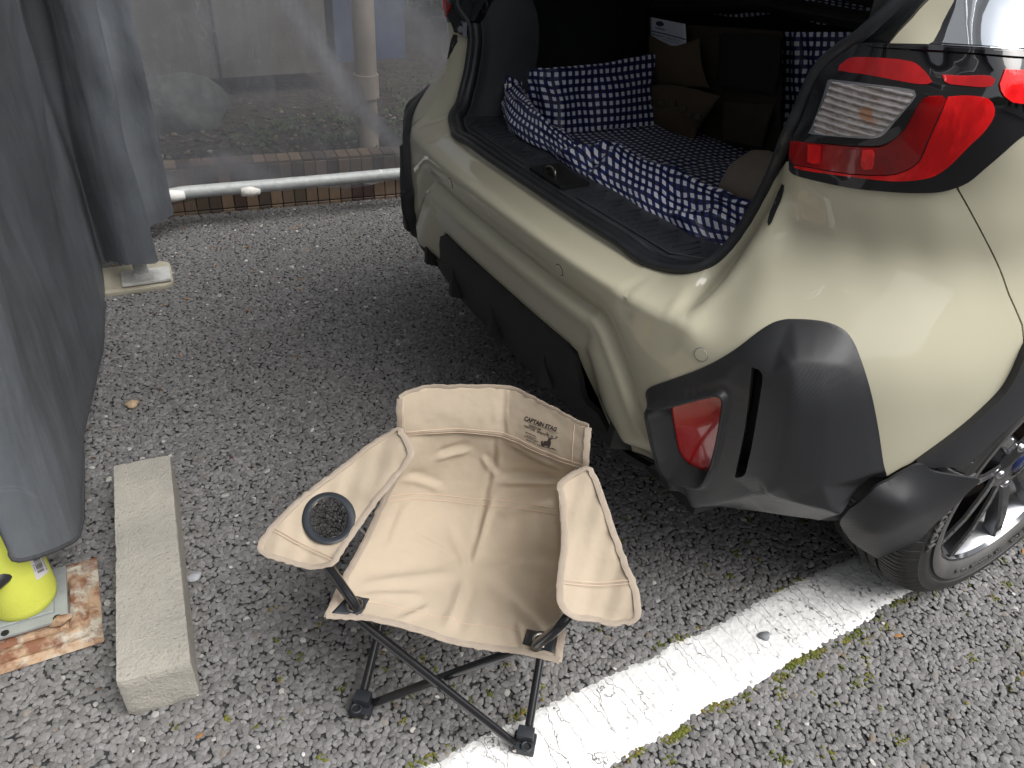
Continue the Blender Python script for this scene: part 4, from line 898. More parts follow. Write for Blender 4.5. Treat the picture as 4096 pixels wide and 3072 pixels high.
q0 = PY(1446, 699, 3.0); tube('green_tape', [PY(1446, 709, 3.0), PY(1492, 704, 2.995)], .0247, M('green_tape', (.12, .50, .24), .5), pp, 20)
# far pole on its screw jack and pad
JX, JY = .112, 2.655
pole = empty('scaffold_pole', (JX, JY, 0), 'white scaffold pole on a screw jack and pale pad at the corner of the net', 'scaffold pole')
M_wht = vary('weathered_white_steel', (.58, .58, .56), .2, 25, .5, [(120, .001)])
cyl('pole', (JX, JY, .17), (JX, JY, 2.3), .0243, M_galv, pole, 24)
cyl('collar', (JX, JY, .115), (JX, JY, .185), .033, M_wht, pole, 24)
V, F = tube_mesh([(JX, JY, .03+.0045*i) for i in range(22)], [.0235 if i % 2 else .0195 for i in range(22)], 24); mesh('screw', V, F, M_wht, pole, sharp=80)
bm = bmesh.new(); box(bm, (JX+.012, JY, .026), (.155, .105, .010), Matrix.Rotation(-.08, 3, 'Z')); bp_ = frombm('base_plate', bm, M_wht, pole, bevel=.004)
cyl('base_boss', (JX, JY, .03), (JX, JY, .045), .033, M_wht, bp_, 20, r2=.025)
cyl('lever', (JX-.01, JY-.03, .135), (JX+.022, JY-.055, .112), .005, M_wht, pole, 10)
def rpad(cx_, cy_, w_, d_, z0, h_, r, mat, name, parent, rz):
    pts = []
    for sx_, sy_, a0 in ((1, 1, 0), (-1, 1, 90), (-1, -1, 180), (1, -1, 270)):
        for k in range(7): a = math.radians(a0+k*15); pts.append((sx_*(w_/2-r)+r*math.cos(a), sy_*(d_/2-r)+r*math.sin(a)))
    bm = bmesh.new(); R_ = Matrix.Rotation(rz, 3, 'Z'); V = [bm.verts.new(R_ @ Vector((x, y, 0))+Vector((cx_, cy_, z0))) for x, y in pts]; f = bm.faces.new(V); e = bmesh.ops.extrude_face_region(bm, geom=[f]); bmesh.ops.translate(bm, vec=(0, 0, h_), verts=[g for g in e['geom'] if isinstance(g, bmesh.types.BMVert)])
    return frombm(name, bm, mat, parent, smooth=True, bevel=h_*.3)
pad = empty('jack_pad', (.085, 2.69, 0), 'pale rounded plastic pad lying under the screw jack of the pole', 'pad')
M_pad = vary('pale_pad_plastic', (.44, .41, .32), .15, 15, .6, [(100, .0008)])
rpad(.085, 2.69, .25, .20, .0, .016, .04, M_pad, 'pad_body', pad, -.09); rpad(.085, 2.69, .20, .15, .015, .0032, .03, M_pad, 'pad_rim', pad, -.09)
# rusty plate with grey base
rp = empty('rusty_plate', (-.29, 1.255, 0), 'rust stained steel plate lying on the asphalt under the yellow foam', 'steel plate')
M_rust = M('rusty_paint', (.5, .3, .15), .7)
_r1 = M_rust.ramp(M_rust.noise(22, 7, .7), [(.42, 0.), (.58, 1.)]); _r2 = M_rust.ramp(M_rust.noise(13, 5), [(.48, 0.), (.56, 1.)])
M_rust.set('Base Color', M_rust.mix(_r1, M_rust.mix(_r2, (.42, .29, .19), (.45, .41, .34)), (.20, .085, .045))); M_rust.bump(_r1, .002); M_rust.bump(M_rust.noise(150, 4), .001)
c0, c1, c2 = G(385, 2222, .012), G(414, 2560, .012), None
ex = (c0-c1).normalized(); ey = Vector((-ex.y, ex.x, 0)); Ls = (c0-c1).length
V = []; nr = 41
def hz(a, b):
    e = min(a, b, 1-a, 1-b)*Ls
    return .010+(.010 if .035 < e < .052 else 0)+(.006 if e > .058 else 0)+(.004 if .012 < e < .022 else 0)+random.uniform(-.0004, .0004)
for i in range(nr):
    for j in range(nr):
        a_, b_ = i/(nr-1), j/(nr-1); p = c1+ex*(Ls*a_)+ey*(Ls*b_*1.08); V.append((p.x, p.y, hz(a_, b_) if 0 < i < nr-1 and 0 < j < nr-1 else .007))
mesh('plate', V, grid_faces(nr, nr), M_rust, rp, sharp=60)
tube('bent_tab', [G(205, 2500, .022), G(240, 2482, .03), G(285, 2462, .026)], [.006, .011, .005], M_rust, rp, 8)
gb = empty('screw_jack', (-.28, 1.26, .012), 'grey steel jack foot standing on the rusty plate under the yellow foam', 'jack foot')
M_gst = vary('grey_steel', (.27, .29, .29), .15, 20, .45, [(80, .001)])
q = [G(0, 2590, .02), G(262, 2480, .02), G(264, 2370, .02)]
bx = (q[1]-q[2]).normalized(); cen = G(110, 2425, .02); bm = bmesh.new(); box(bm, (cen.x, cen.y, .0285), (.145, .145, .007), Matrix.Rotation(math.atan2(ex.y, ex.x), 3, 'Z')); frombm('base_plate', bm, M_gst, gb, smooth=True, bevel=.003)
bm = bmesh.new(); box(bm, (cen.x, cen.y, .034), (.10, .10, .008), Matrix.Rotation(math.atan2(ex.y, ex.x), 3, 'Z')); frombm('raised_centre', bm, M_gst, gb, smooth=True, bevel=.004, seg=3)
cyl('bolt_hole', G(228, 2470, .0325)+Vector((0, 0, -.004)), G(228, 2470, .0325)+Vector((0, 0, .0006)), .007, M_plas2, gb, 16); cyl('bolt_hole', G(20, 2532, .0325)+Vector((0, 0, -.004)), G(20, 2532, .0325)+Vector((0, 0, .0006)), .007, M_plas2, gb, 16)
# yellow foam on the near pole
fc = cen.copy()
FXc, FYc = fc.x+.0, fc.y+.005
M_foam = M('yellow_foam', (.70, .74, .10), .75); M_foam.set('Base Color', M_foam.mix(M_foam.noise(25, 5), (.66, .70, .08), (.75, .80, .14))); M_foam.bump(M_foam.noise(350, 3), .0012)
foam = empty('foam_tube', (FXc, FYc, .03), 'bright yellow foam tube with a barcode sticker on the near pole under the net', 'foam tube')
V, F = tube_mesh([(FXc, FYc, .034), (FXc, FYc, .040), (FXc, FYc, .055), (FXc, FYc, .30), (FXc, FYc, .31)], [.050, .057, .060, .060, .05], 48); fo = mesh('foam_body', V, F, M_foam, foam, sharp=80)
V, F = tube_mesh([(FXc-.004, FYc+.004, .315), (FXc-.004, FYc+.004, .32), (FXc-.004, FYc+.004, .62)], [.05, .059, .060], 40); mesh('foam_body', V, F, M_foam, foam, sharp=80)
np_ = empty('near_pole', (FXc, FYc, .03), 'steel pole inside the yellow foam tube at the left edge', 'pole'); cyl('pole', (FXc, FYc, .025), (FXc, FYc, 2.2), .0243, M_galv, np_, 20)
# sticker by ray-casting onto the foam
def bvh_of(objs):
    vs_, fs_ = [], []
    for o in objs:
        k = len(vs_); m = o.matrix_world; vs_ += [tuple(m @ v.co) for v in o.data.vertices]; fs_ += [tuple(k+i for i in p.vertices) for p in o.data.polygons]
    return BVHTree.FromPolygons(vs_, fs_)
def cast(bv, px, py, lift=.0005):
    d = Vector(rays([(px, py)])[0]).normalized(); h = bv.ray_cast(Vector((0, 0, CH)), d)
    if h[0] is None: return None
    return h[0]-d*lift
def decal(name, quadpx, bv, mat, parent, n=8, m=8, lift=.0005):
    A, B, C_, D_ = [np.array(q, float) for q in quadpx]; V = []
    for i in range(n+1):
        for j in range(m+1):
            u_, w_ = i/n, j/m; p = (A*(1-u_)+B*u_)*(1-w_)+(D_*(1-u_)+C_*u_)*w_; h = cast(bv, p[0], p[1], lift)
            V.append(h if h is not None else (V[-1] if V else Vector((0, 0, -1))))
    return mesh(name, V, grid_faces(n+1, m+1), mat, parent)
def letters(name, text, p0, p1, pup, bv, mat, parent, lift=.0006, bold=0, fit=True, space=1.0):
    """real lettering: baseline from pixel p0 to p1, cap height vector pup (pixels), laid on whatever the bvh holds"""
    cu = bpy.data.curves.new(name, 'FONT'); cu.body = text; cu.resolution_u = 3; cu.offset = bold; cu.space_character = space
    o = bpy.data.objects.new(name, cu); col.objects.link(o); bpy.context.view_layer.update(); dg = bpy.context.evaluated_depsgraph_get()
    me = bpy.data.meshes.new_from_object(o.evaluated_get(dg)); bpy.data.objects.remove(o); xs_ = [v.co.x for v in me.vertices]
    if not xs_: return None
    x0, x1 = min(xs_), max(xs_); p0 = np.array(p0, float); p1 = np.array(p1, float); pup = np.array(pup, float)
    for v in me.vertices:
        u_ = (v.co.x-x0)/(x1-x0); p = p0+(p1-p0)*u_+pup*(v.co.y/.69); h = cast(bv, p[0], p[1], lift); v.co = h if h is not None else Vector((0, 0, -1))
    me.name = name; return link(name, me, mat, parent)
bpy.context.view_layer.update()
bvf = bvh_of([fo]); M_ink = M('black_ink', (.01, .01, .012), .6); M_lab = M('white_sticker', (.75, .73, .76), .4)
o = decal('sticker', [(113, 2222), (163, 2205), (198, 2285), (147, 2322)], bvf, M_lab, foam)
A = np.array((133, 2235.)); B_ = np.array((157, 2222.)); dn_ = np.array((27., 57.))
dn_ = np.array((18., 70.))
for k in range(17):
    t = k/17; w_ = random.choice([.35, .7])/17; q0 = np.array((131, 2238.))+np.array((22, 58.))*t; q1 = q0+np.array((22, 58.))*w_; ac = np.array((26, -13.))
    decal('barcode_bar', [q0, q1, q1+ac, q0+ac], bvf, M_ink, o, 1, 3, .0011)
letters('sticker_text', '4 952976', (157, 2218), (186, 2280), (5, -3), bvf, M_ink, o, .0011)
letters('sticker_text', 'ROAGY', (130, 2262), (140, 2289), (6, -3), bvf, M_ink, o, .0011)
# black strap
sb_ = tube('black_strap', spline([(FXc+.0, FYc-.074, .15), (FXc+.045, FYc-.052, .16), (FXc+.07, FYc-.01, .155), (FXc+.05, FYc+.055, .15)], 5)-np.array([.05, .0, -.0]), .016, M_plas, None, 12); tag(sb_, 'black strap wrapped round the yellow foam at the left edge', 'strap')
# ================================================================== NETS
def net_mat(name, base, op):
    m = M(name, base, .75); at = m.n.new('ShaderNodeAttribute'); at.attribute_name = 'opa'
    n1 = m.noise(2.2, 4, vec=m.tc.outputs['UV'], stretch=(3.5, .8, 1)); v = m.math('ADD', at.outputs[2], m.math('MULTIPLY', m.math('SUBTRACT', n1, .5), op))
    wv = m.n.new('ShaderNodeTexWave'); wv.inputs['Scale'].default_value = 95; wv.inputs['Distortion'].default_value = .3; m.t.links.new(m.tc.outputs['UV'], wv.inputs['Vector'])
    wv2 = m.n.new('ShaderNodeTexWave'); wv2.bands_direction = 'Y'; wv2.inputs['Scale'].default_value = 95; m.t.links.new(m.tc.outputs['UV'], wv2.inputs['Vector'])
    ww = m.math('MULTIPLY', m.math('ADD', wv.outputs[1], wv2.outputs[1]), .10)
    m.set('Alpha', m.math('ADD', m.math('SUBTRACT', v, .10), ww))
    c = m.mix(m.ramp(m.noise(3, 5, vec=m.tc.outputs['UV']), [(.3, 0.), (.75, 1.)]), tuple(x*.75 for x in base), tuple(x*1.3 for x in base))
    ln = m.noise(6, 3, vec=m.tc.outputs['UV'], dist=1.2, stretch=(1, .35, 1)); m.set('Base Color', m.mix(m.ramp(ln, [(.495, 0.), (.5, .22), (.504, 0.)]), c, tuple(x*2 for x in base)))
    m.bump(m.noise(5, 3, vec=m.tc.outputs['UV'], stretch=(2, .5, 1)), .012); m.bump(m.noise(300, 2, vec=m.tc.outputs['UV']), .0005); m.b.inputs['Transmission Weight'].default_value = 0
    return m
def curtain(name, base_pts, bot_z, top_z, fold, mat, opa, nh=70, seed=1, label='', lean=None):
    P3_ = resample(base_pts, .012); P = P3_[:, :2]; n = len(P); t = np.linspace(0, 1, n)
    T = np.gradient(P, axis=0); T /= np.linalg.norm(T, axis=1)[:, None]; Nn = np.c_[T[:, 1], -T[:, 0]]
    L = np.r_[0, np.cumsum(np.linalg.norm(np.diff(P, axis=0), axis=1))]; bz = P3_[:, 2]
    nz = noise2((n, nh), (max(3, L[-1]*5), 3), seed, 3); nz2 = noise2((n, nh), (max(3, L[-1]*9), 6), seed+5, 2)
    V = []; UV = []; O = []
    for i in range(n):
        for j in range(nh):
            v = j/(nh-1); z = bz[i]+(top_z-bz[i])*v; fe = .12+.88*min(1, v*5)**1.5; d = fe*fold*nz[i, j]+fe*fold*.35*nz2[i, j]
            q = P[i]+Nn[i]*d; V.append((q[0], q[1], z+.006*nz2[i, j]*(1-v))); UV.append((L[i], z)); O.append(opa(L[i], z, i, j, q))
    o = mesh(name, V, grid_faces(n, nh), mat, None, uv=UV); a = o.data.attributes.new('opa', 'FLOAT', 'POINT'); a.data.foreach_set('value', np.array(O, np.float32)); tag(o, label, 'net'); return o
hemA = [(-60, 2030, .36), (0, 2045, .33), (30, 2110, .29), (42, 2180, .26), (50, 2238, .24), (149, 2222, .22), (250, 2180, .18), (306, 2150, .14), (322, 2060, .10), (322, 1913, .08), (330, 1740, .07), (366, 1590, .06), (405, 1400, .05), (420, 1230, .05), (420, 1120, .06), (412, 1040, .09)]
hA = [G(*h) for h in hemA]; hb = [G(412, 1040, .12), G(524, 968, .08), G(596, 915, .07), PY(617, 800, 3.0)]
bA = spline([tuple(p) for p in hA]+[(.07, 2.572, .12), (.172, 2.60, .10), tuple(hb[1]), (hb[2].x+.01, hb[2].y+.02, .07), (.285, 2.98, .10)], 4)
zA = None
netA = curtain('hanging_net', bA, zA, 2.3, .045, net_mat('dark_net_near', (.12, .132, .148), .18), lambda L, z, i, j, q: .97 if z > .12 else .9, seed=21, label='dark grey mesh net hanging in folds at the left edge over the yellow foam')
_hv = [v.co.copy() for v in netA.data.vertices][::70]
tube('net_hem', resample(np.array([tuple(v) for v in _hv[:int(len(_hv)*.6)]]), .01), .0045, vary('net_hem', (.05, .052, .058), .3, 80, .8), netA, 8)
# far net: from the pole to the wall and along behind the pipe
sk = [PY(1150, 0, 3.06), PY(1270, 180, 3.06), PY(1380, 340, 3.06), PY(1490, 480, 3.06), PY(1600, 590, 3.06), PY(1700, 680, 3.06)]  # glare streak along a fold, painted in through the opacity mask
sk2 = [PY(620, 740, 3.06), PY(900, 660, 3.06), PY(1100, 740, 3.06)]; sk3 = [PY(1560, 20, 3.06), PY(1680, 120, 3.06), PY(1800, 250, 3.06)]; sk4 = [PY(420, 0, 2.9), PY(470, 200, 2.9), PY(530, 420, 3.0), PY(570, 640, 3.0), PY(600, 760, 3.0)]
def dl(q, pl):
    b = 9
    for a_, c_ in zip(pl[:-1], pl[1:]):
        ax, az, bx_, bz_ = a_.x, a_.z, c_.x, c_.z; t_ = max(0, min(1, ((q[0]-ax)*(bx_-ax)+(q[1]-az)*(bz_-az))/((bx_-ax)**2+(bz_-az)**2))); b = min(b, math.hypot(q[0]-ax-t_*(bx_-ax), q[1]-az-t_*(bz_-az)))
    return b
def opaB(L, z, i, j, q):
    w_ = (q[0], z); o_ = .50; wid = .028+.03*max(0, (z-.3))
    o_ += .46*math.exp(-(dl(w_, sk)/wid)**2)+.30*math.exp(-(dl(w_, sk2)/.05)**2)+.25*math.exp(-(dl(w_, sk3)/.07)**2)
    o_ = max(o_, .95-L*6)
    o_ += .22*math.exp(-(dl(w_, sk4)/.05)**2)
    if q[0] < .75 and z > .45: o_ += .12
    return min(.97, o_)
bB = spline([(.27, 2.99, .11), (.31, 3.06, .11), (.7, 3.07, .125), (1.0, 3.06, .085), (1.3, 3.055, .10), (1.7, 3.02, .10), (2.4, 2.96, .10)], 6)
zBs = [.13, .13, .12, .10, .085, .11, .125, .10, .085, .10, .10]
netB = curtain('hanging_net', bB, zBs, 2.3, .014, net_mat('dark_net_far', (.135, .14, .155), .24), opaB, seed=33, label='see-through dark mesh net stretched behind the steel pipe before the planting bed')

# ================================================================== THE STREET BEHIND THE CAMERA (seen in the paint and the lamps; grey building added as shade)
def gable(name, cx_, cy_, w_, d_, h_, rz, wall, roof, label):
    e = empty(name, (cx_, cy_, 0), label, 'house', rz=rz)
    def loc(bm, nm, m, **k):
        o = frombm(nm, bm, m, None, **k); o.parent = e; return o
    bm = bmesh.new(); box(bm, (0, 0, h_/2), (w_, d_, h_)); wl_ = loc(bm, 'wall', wall)
    V = [(-w_/2-.4, -d_/2-.5, h_), (w_/2+.4, -d_/2-.5, h_), (w_/2+.4, d_/2+.5, h_), (-w_/2-.4, d_/2+.5, h_), (-w_/2-.4, 0, h_+1.5), (w_/2+.4, 0, h_+1.5)]
    r = mesh('roof', V, [(0, 1, 5, 4), (2, 3, 4, 5), (0, 4, 3), (1, 2, 5), (0, 3, 2, 1)], roof, None, smooth=False); r.parent = e
    for zz in (1.4, 4.1, 6.8):
        for xx in (-w_*.3, 0, w_*.3):
            if zz+.6 > h_: continue
            bm = bmesh.new(); box(bm, (xx, d_/2+.03, zz), (1.5, .06, 1.2)); f = loc(bm, 'window', M_silver); bm = bmesh.new(); box(bm, (xx, d_/2+.065, zz), (1.38, .02, 1.08)); p_ = frombm('pane', bm, M('window_glass', (.03, .035, .04), .05), None); p_.parent = f
    return e
rf = vary('dark_roof_tiles', (.05, .05, .055), .3, 3, .7)
gable('offscreen_house', 6, -13, 9, 7, 5.4, .1, vary('cream_render', (.5, .47, .42), .1, 2, .9), rf, 'cream house with a dark gable roof across the street reflected in the tail lamp')
gable('offscreen_house', -7.2, 3.0, 18, 6, 8.2, -1.5, vary('grey_siding', (.20, .20, .20), .1, 2, .8), rf, 'unseen grey sided three storey building added to shade the rear of the parked car')  # added out of view to cut sky light on the car's rear
gable('offscreen_house', 17, -15, 9, 8, 5.6, .2, vary('brown_siding', (.2, .15, .11), .1, 2, .8), rf, 'brown house with a dark gable roof further along the street')
X_ = np.linspace(-90, 110, 60); hn = noise2((60, 2), (9, 2), 77, 3)[:, 0]
V = []
for i, x in enumerate(X_): V += [(x, -55, 0), (x, -62, 9+4*hn[i]), (x, -75, 13+5*hn[i])]
M_hill = vary('wooded_hill', (.03, .045, .025), .4, .4, .95); st(mesh('wooded_hill', V, grid_faces(60, 3), M_hill))
# ================================================================== FOLDING CHAIR
A0 = G(1450, 2845); B0 = G(2095, 2990); wv_ = (B0-A0).normalized(); bk = Vector((-wv_.y, wv_.x, 0))
chair = empty('folding_chair', (A0+B0)/2+bk*.14, 'small tan canvas folding camp chair with a cup holder standing behind the car', 'chair')
M_can = M('tan_canvas', (.45, .37, .27), .8, sheen=.15)
_cn = M_can.noise(9, 4); M_can.set('Base Color', M_can.mix(_cn, (.43, .357, .268), (.48, .398, .302)))
_wc = M_can.n.new('ShaderNodeTexWave'); _wc.bands_direction = 'DIAGONAL'; _wc.inputs['Scale'].default_value = 330; M_can.t.links.new(M_can.tc.outputs['Object'], _wc.inputs['Vector']); M_can.bump(_wc.outputs[1], .00025)
M_can.bump(M_can.noise(11, 3), .004); M_can.bump(M_can.noise(38, 2), .0006)
M_web = M('webbing_binding', (.52, .43, .34), .75, sheen=.2); _ww = M_web.n.new('ShaderNodeTexWave'); _ww.inputs['Scale'].default_value = 260; M_web.t.links.new(M_web.tc.outputs['Object'], _ww.inputs['Vector']); M_web.bump(_ww.outputs[1], .0008)
M_thr = M('thread', (.62, .47, .36), .8)
M_tube = M('black_steel_tube', (.012, .012, .014), .22, coat=.5, coatr=.1); M_nyl = vary('black_nylon', (.02, .024, .03), .2, 30, .5, [(200, .0004)])
M_eye = M('eyelet_metal', (.55, .53, .50), .3, metal=1)
rows = [
 [(1303, 2467, .298), (1480, 2478, .293), (1684, 2530, .280), (1850, 2580, .270), (2010, 2600, .270), (2130, 2620, .284), (2236, 2648, .297)],
 [(1345, 2375, .300), (1520, 2390, .283), (1700, 2430, .264), (1870, 2468, .254), (2020, 2490, .256), (2150, 2508, .278), (2254, 2525, .300)],
 [(1402, 2262, .302), (1565, 2275, .266), (1730, 2302, .240), (1880, 2330, .228), (2030, 2350, .234), (2150, 2372, .264), (2262, 2395, .302)],
 [(1462, 2150, .305), (1605, 2150, .266), (1750, 2168, .238), (1890, 2190, .225), (2030, 2210, .235), (2150, 2228, .268), (2262, 2245, .306)],
 [(1515, 2040, .318), (1640, 2032, .284), (1770, 2042, .260), (1900, 2057, .252), (2030, 2068, .262), (2150, 2085, .287), (2258, 2105, .320)],
 [(1562, 1942, .342), (1672, 1926, .320), (1785, 1930, .306), (1910, 1942, .300), (2040, 1952, .306), (2155, 1972, .322), (2250, 1985, .345)],
 [(1608, 1852, .380), (1703, 1835, .366), (1800, 1830, .356), (1920, 1840, .350), (2050, 1852, .356), (2165, 1880, .367), (2262, 1912, .382)],
 [(1622, 1748, .425), (1725, 1732, .418), (1831, 1726, .412), (1925, 1735, .408), (2030, 1747, .412), (2173, 1814, .415), (2318, 1856, .428)],
 [(1604, 1600, .492), (1690, 1560, .494), (1831, 1552, .488), (1930, 1552, .484), (2048, 1560, .486), (2173, 1618, .490), (2346, 1710, .496)]]
CP = np.array([[tuple(G(*p)) for p in r] for r in rows])
nu, nv = 90, 120
a1 = np.array([spline(CP[:, j], 15) for j in range(CP.shape[1])]).transpose(1, 0, 2)
a2 = np.array([spline(a1[i], 15) for i in range(a1.shape[0])])       # [v, u]
gv, gu = a2.shape[:2]
nrm = np.cross(np.gradient(a2, axis=1), np.gradient(a2, axis=0)); nrm /= np.linalg.norm(nrm, axis=2)[..., None]
if nrm[gv//3, gu//2, 2] < 0: nrm = -nrm
UU, VV = np.meshgrid(np.linspace(0, 1, gu), np.linspace(0, 1, gv))
disp = .0022*noise2((gv, gu), (9, 7), 3, 3)
def crease(p, q, amp, wid, asym=.6, fade=.3):
    """a pulled fold from p to q in (u, v)"""
    global disp
    amp *= 1.9; wid *= .72
    dx_, dy_ = q[0]-p[0], q[1]-p[1]; L2 = dx_*dx_+dy_*dy_; t = ((UU-p[0])*dx_+(VV-p[1])*dy_)/L2; d = ((UU-p[0])*-dy_+(VV-p[1])*dx_)/math.sqrt(L2)
    e = np.clip(np.minimum(t, 1-t)/fade, 0, 1); e = e*e*(3-2*e); disp = disp+amp*e*(np.exp(-(d/wid)**2)-asym*np.exp(-((d-wid*1.9)/(wid*1.3))**2))
crease((.60, .93), (.50, .30), -.0028, .018, .4); crease((.50, .30), (.60, .60), .0035, .02, .4, .2); crease((.48, .28), (.42, .04), .0035, .03)
crease((.36, .45), (.50, .28), .003, .03); crease((.60, .50), (.95, .60), .0035, .03); crease((.56, .64), (.98, .71), .005, .025, .8)
crease((.22, .74), (.46, .80), .0035, .022, .8); crease((.04, .66), (.34, .58), .003, .025); crease((.05, .16), (.46, .28), .0038, .035); crease((.52, .27), (.92, .10), .0035, .035)
crease((.5, .3), (.95, .36), .0032, .03); crease((.50, .78), (.60, .66), .0035, .018); crease((.08, .12), (.34, .17), .003, .022); crease((.90, .10), (.68, .20), .003, .022)
crease((.78, .03), (.72, .15), .0025, .02); crease((.25, .04), (.36, .14), .0025, .02); crease((.62, .84), (.95, .80), -.004, .022); crease((.10, .55), (.10, .30), .0025, .03); crease((.18, .40), (.44, .32), .0028, .02)
seatV = (a2+nrm*disp[..., None])
seat = mesh('seat_sling', seatV.reshape(-1, 3), grid_faces(gv, gu), M_can, chair)
md = seat.modifiers.new('thickness', 'SOLIDIFY'); md.thickness = .0012; md.offset = -1
def web(name, path, w_=.0062, h_=.0016, closed=False, upv=(0, 0, 1)):
    p = resample(np.array(path), .008, closed); jit = rng.normal(0, .0006, p.shape); p = p+jit
    return tube(name, p, 1, M_web, chair, 10, flat=(w_, h_, upv), closed=closed)
web('edge_binding', seatV[1, :]+[0, 0, .001]); web('edge_binding', seatV[:, 1][:106]); web('edge_binding', seatV[:, -2][:106])
# back band
br_t = [(1600, 1592, .500), (1684, 1553, .502), (1831, 1545, .496), (1930, 1544, .492), (2017, 1546, .492), (2065, 1558, .493), (2173, 1611, .498), (2271, 1665, .502), (2355, 1707, .505)]
br_b = [(1606, 1735, .430), (1700, 1731, .424), (1831, 1725, .418), (1930, 1733, .414), (2010, 1742, .414), (2060, 1760, .416), (2173, 1812, .420), (2262, 1845, .426), (2341, 1870, .432)]
T_ = spline([tuple(G(*p)) for p in br_t], 10); B_2 = spline([tuple(G(*p)) for p in br_b], 10); nb = 22
n1 = noise2((len(T_), nb), (14, 4), 12, 3); bandV = []
for i in range(len(T_)):
    for j in range(nb):
        t = j/(nb-1); p = T_[i]*(1-t)+B_2[i]*t; nn = -np.array(bk); k = math.sin(math.pi*t); p = p+nn*(.006*k+.0022*n1[i, j]+.003+.004*math.exp(-((i-40)/3.)**2)*-k); bandV.append(p)
band = mesh('back_band', bandV, [f[::-1] for f in grid_faces(len(T_), nb)], M_can, chair)
md = band.modifiers.new('thickness', 'SOLIDIFY'); md.thickness = .0015; md.offset = 0
bV = np.array(bandV).reshape(len(T_), nb, 3)
web('edge_binding', bV[:, 0]+[0, 0, .0], .0065, .0018, upv=-bk); web('edge_binding', bV[0, :], upv=-bk, w_=.0055); web('edge_binding', bV[-1, :], upv=-bk, w_=.006)
def stitch(path, parent, r=.0006): return tube('stitching', resample(np.array(path), .01), r, M_thr, parent, 5)
stitch(bV[:, -3]+np.array(-bk)*.0012, band); stitch(bV[:, -1]+np.array(-bk)*.0016, band); stitch(bV[3:4, 1:, :][0]+np.array(-bk)*.0012, band); stitch(bV[-8, 1:, :]+np.array(-bk)*.0012, band)
stitch(seatV[68, 4:-4]+nrm[68, 4:-4]*.0008, seat); stitch(seatV[65, 4:-4]+nrm[65, 4:-4]*.0008, seat); stitch(seatV[12, 12:-12]+nrm[12, 12:-12]*.0008, seat)
# lettering on the band
bvb = bvh_of([band]); M_pr = M('brown_print', (.045, .032, .03), .7)
def z6(u_, v__): return (2000+u_*.20343, 1580+v__*.20343)
letters('print_text', 'CAPTAIN STAG', z6(468, 490), z6(1100, 722), (5.5, -15.5), bvb, M_pr, band, .0017, .042)
letters('print_text', 'FREEDOM', z6(560, 618), z6(795, 703), (2.6, -8.2), bvb, M_pr, band, .0017, .03, space=1.2)
letters('print_text', 'VENTURE  SPIRITS', z6(462, 622), z6(885, 808), (2.6, -8.2), bvb, M_pr, band, .0017, .03, space=1.15)
for t_, p_, q_ in (('BE NATURAL', (500, 745), (712, 835)), ('IN NATURE', (518, 805), (695, 875)), ('OUTDOOR GEAR', (468, 815), (742, 938)), ('SINCE 1976', (510, 885), (690, 962))):
    letters('print_text', t_, z6(*p_), z6(*q_), (1.6, -5.0), bvb, M_pr, band, .0017, .02)
def flat_print(name, poly, parent=None):
    Bp = resample(np.array([z6(*p) for p in poly]), 1.2, True); V, F = cdt(Bp, grid=2.0); P3 = [cast(bvb, p[0], p[1], .0017) or Vector((0, 0, -1)) for p in V]
    return mesh(name, P3, F, M_pr, band, smooth=False)
def stroke(pts, r=.0004, name='print_line'):
    P3 = [cast(bvb, *z6(*p), .0016) for p in pts]; P3 = [p for p in P3 if p is not None]
    if len(P3) > 1: return tube(name, P3, r, M_pr, band, 5)
stroke([(470, 490), (600, 560), (750, 600), (900, 660), (1050, 740), (1150, 752)], .00025)
flat_print('stag_print', [(800, 935), (812, 905), (838, 898), (850, 912), (835, 930), (842, 945), (870, 905), (920, 905), (940, 890), (948, 860), (965, 842), (990, 852), (1025, 850), (1030, 862), (1000, 882), (995, 900), (1006, 925), (998, 985), (980, 1010), (968, 1042), (948, 1040), (935, 1010), (900, 1000), (875, 1005), (862, 1015), (838, 1018), (828, 1000), (808, 985)])
for s_ in ([(970, 848), (950, 810), (925, 785), (905, 750)], [(938, 800), (930, 765), (935, 735)], [(955, 820), (945, 775), (968, 775)], [(1010, 855), (1060, 860), (1100, 845), (1115, 815)], [(1090, 850), (1130, 835), (1120, 815)], [(1000, 848), (1000, 815), (1015, 800)], [(1022, 850), (1035, 820), (1028, 800)], [(730, 975), (830, 1010), (960, 1045), (1030, 1050), (1105, 1088)], [(1000, 1045), (1030, 1062), (1060, 1048)]): stroke(s_, .0005, 'stag_line')
# arm rests
def arm(outline, zc, label, holes=()):
    zf = RBF([(p[0]/1000, p[1]/1000) for p in zc], [p[2] for p in zc], 1e-6); Bp = resample(spline(outline, 4, True), 9, True)
    Hs = [resample(h, 9, True) for h in holes]; V, F = cdt(Bp, Hs, grid=13.)
    wr = noise2((64, 64), (6, 6), 40+len(outline), 3); lo, hi = V.min(0), V.max(0)
    def P3(V):
        z = zf(V/1000)+.0016*np.sin(V[:, 0]*.021+V[:, 1]*.013)+.0012*np.sin(V[:, 0]*.011-V[:, 1]*.037+1)+.0007*np.sin(V[:, 0]*.07+V[:, 1]*.02); return onax(V, 2, z)
    Z = P3(V); o = mesh('armrest', Z, [f[::-1] for f in F.tolist()], M_can, chair); o['label'] = label
    md = o.modifiers.new('thickness', 'SOLIDIFY'); md.thickness = .002; md.offset = -1
    ed = P3(Bp); web('edge_binding', ed+[0, 0, .0008], .0058, .0018, True); return o, zf
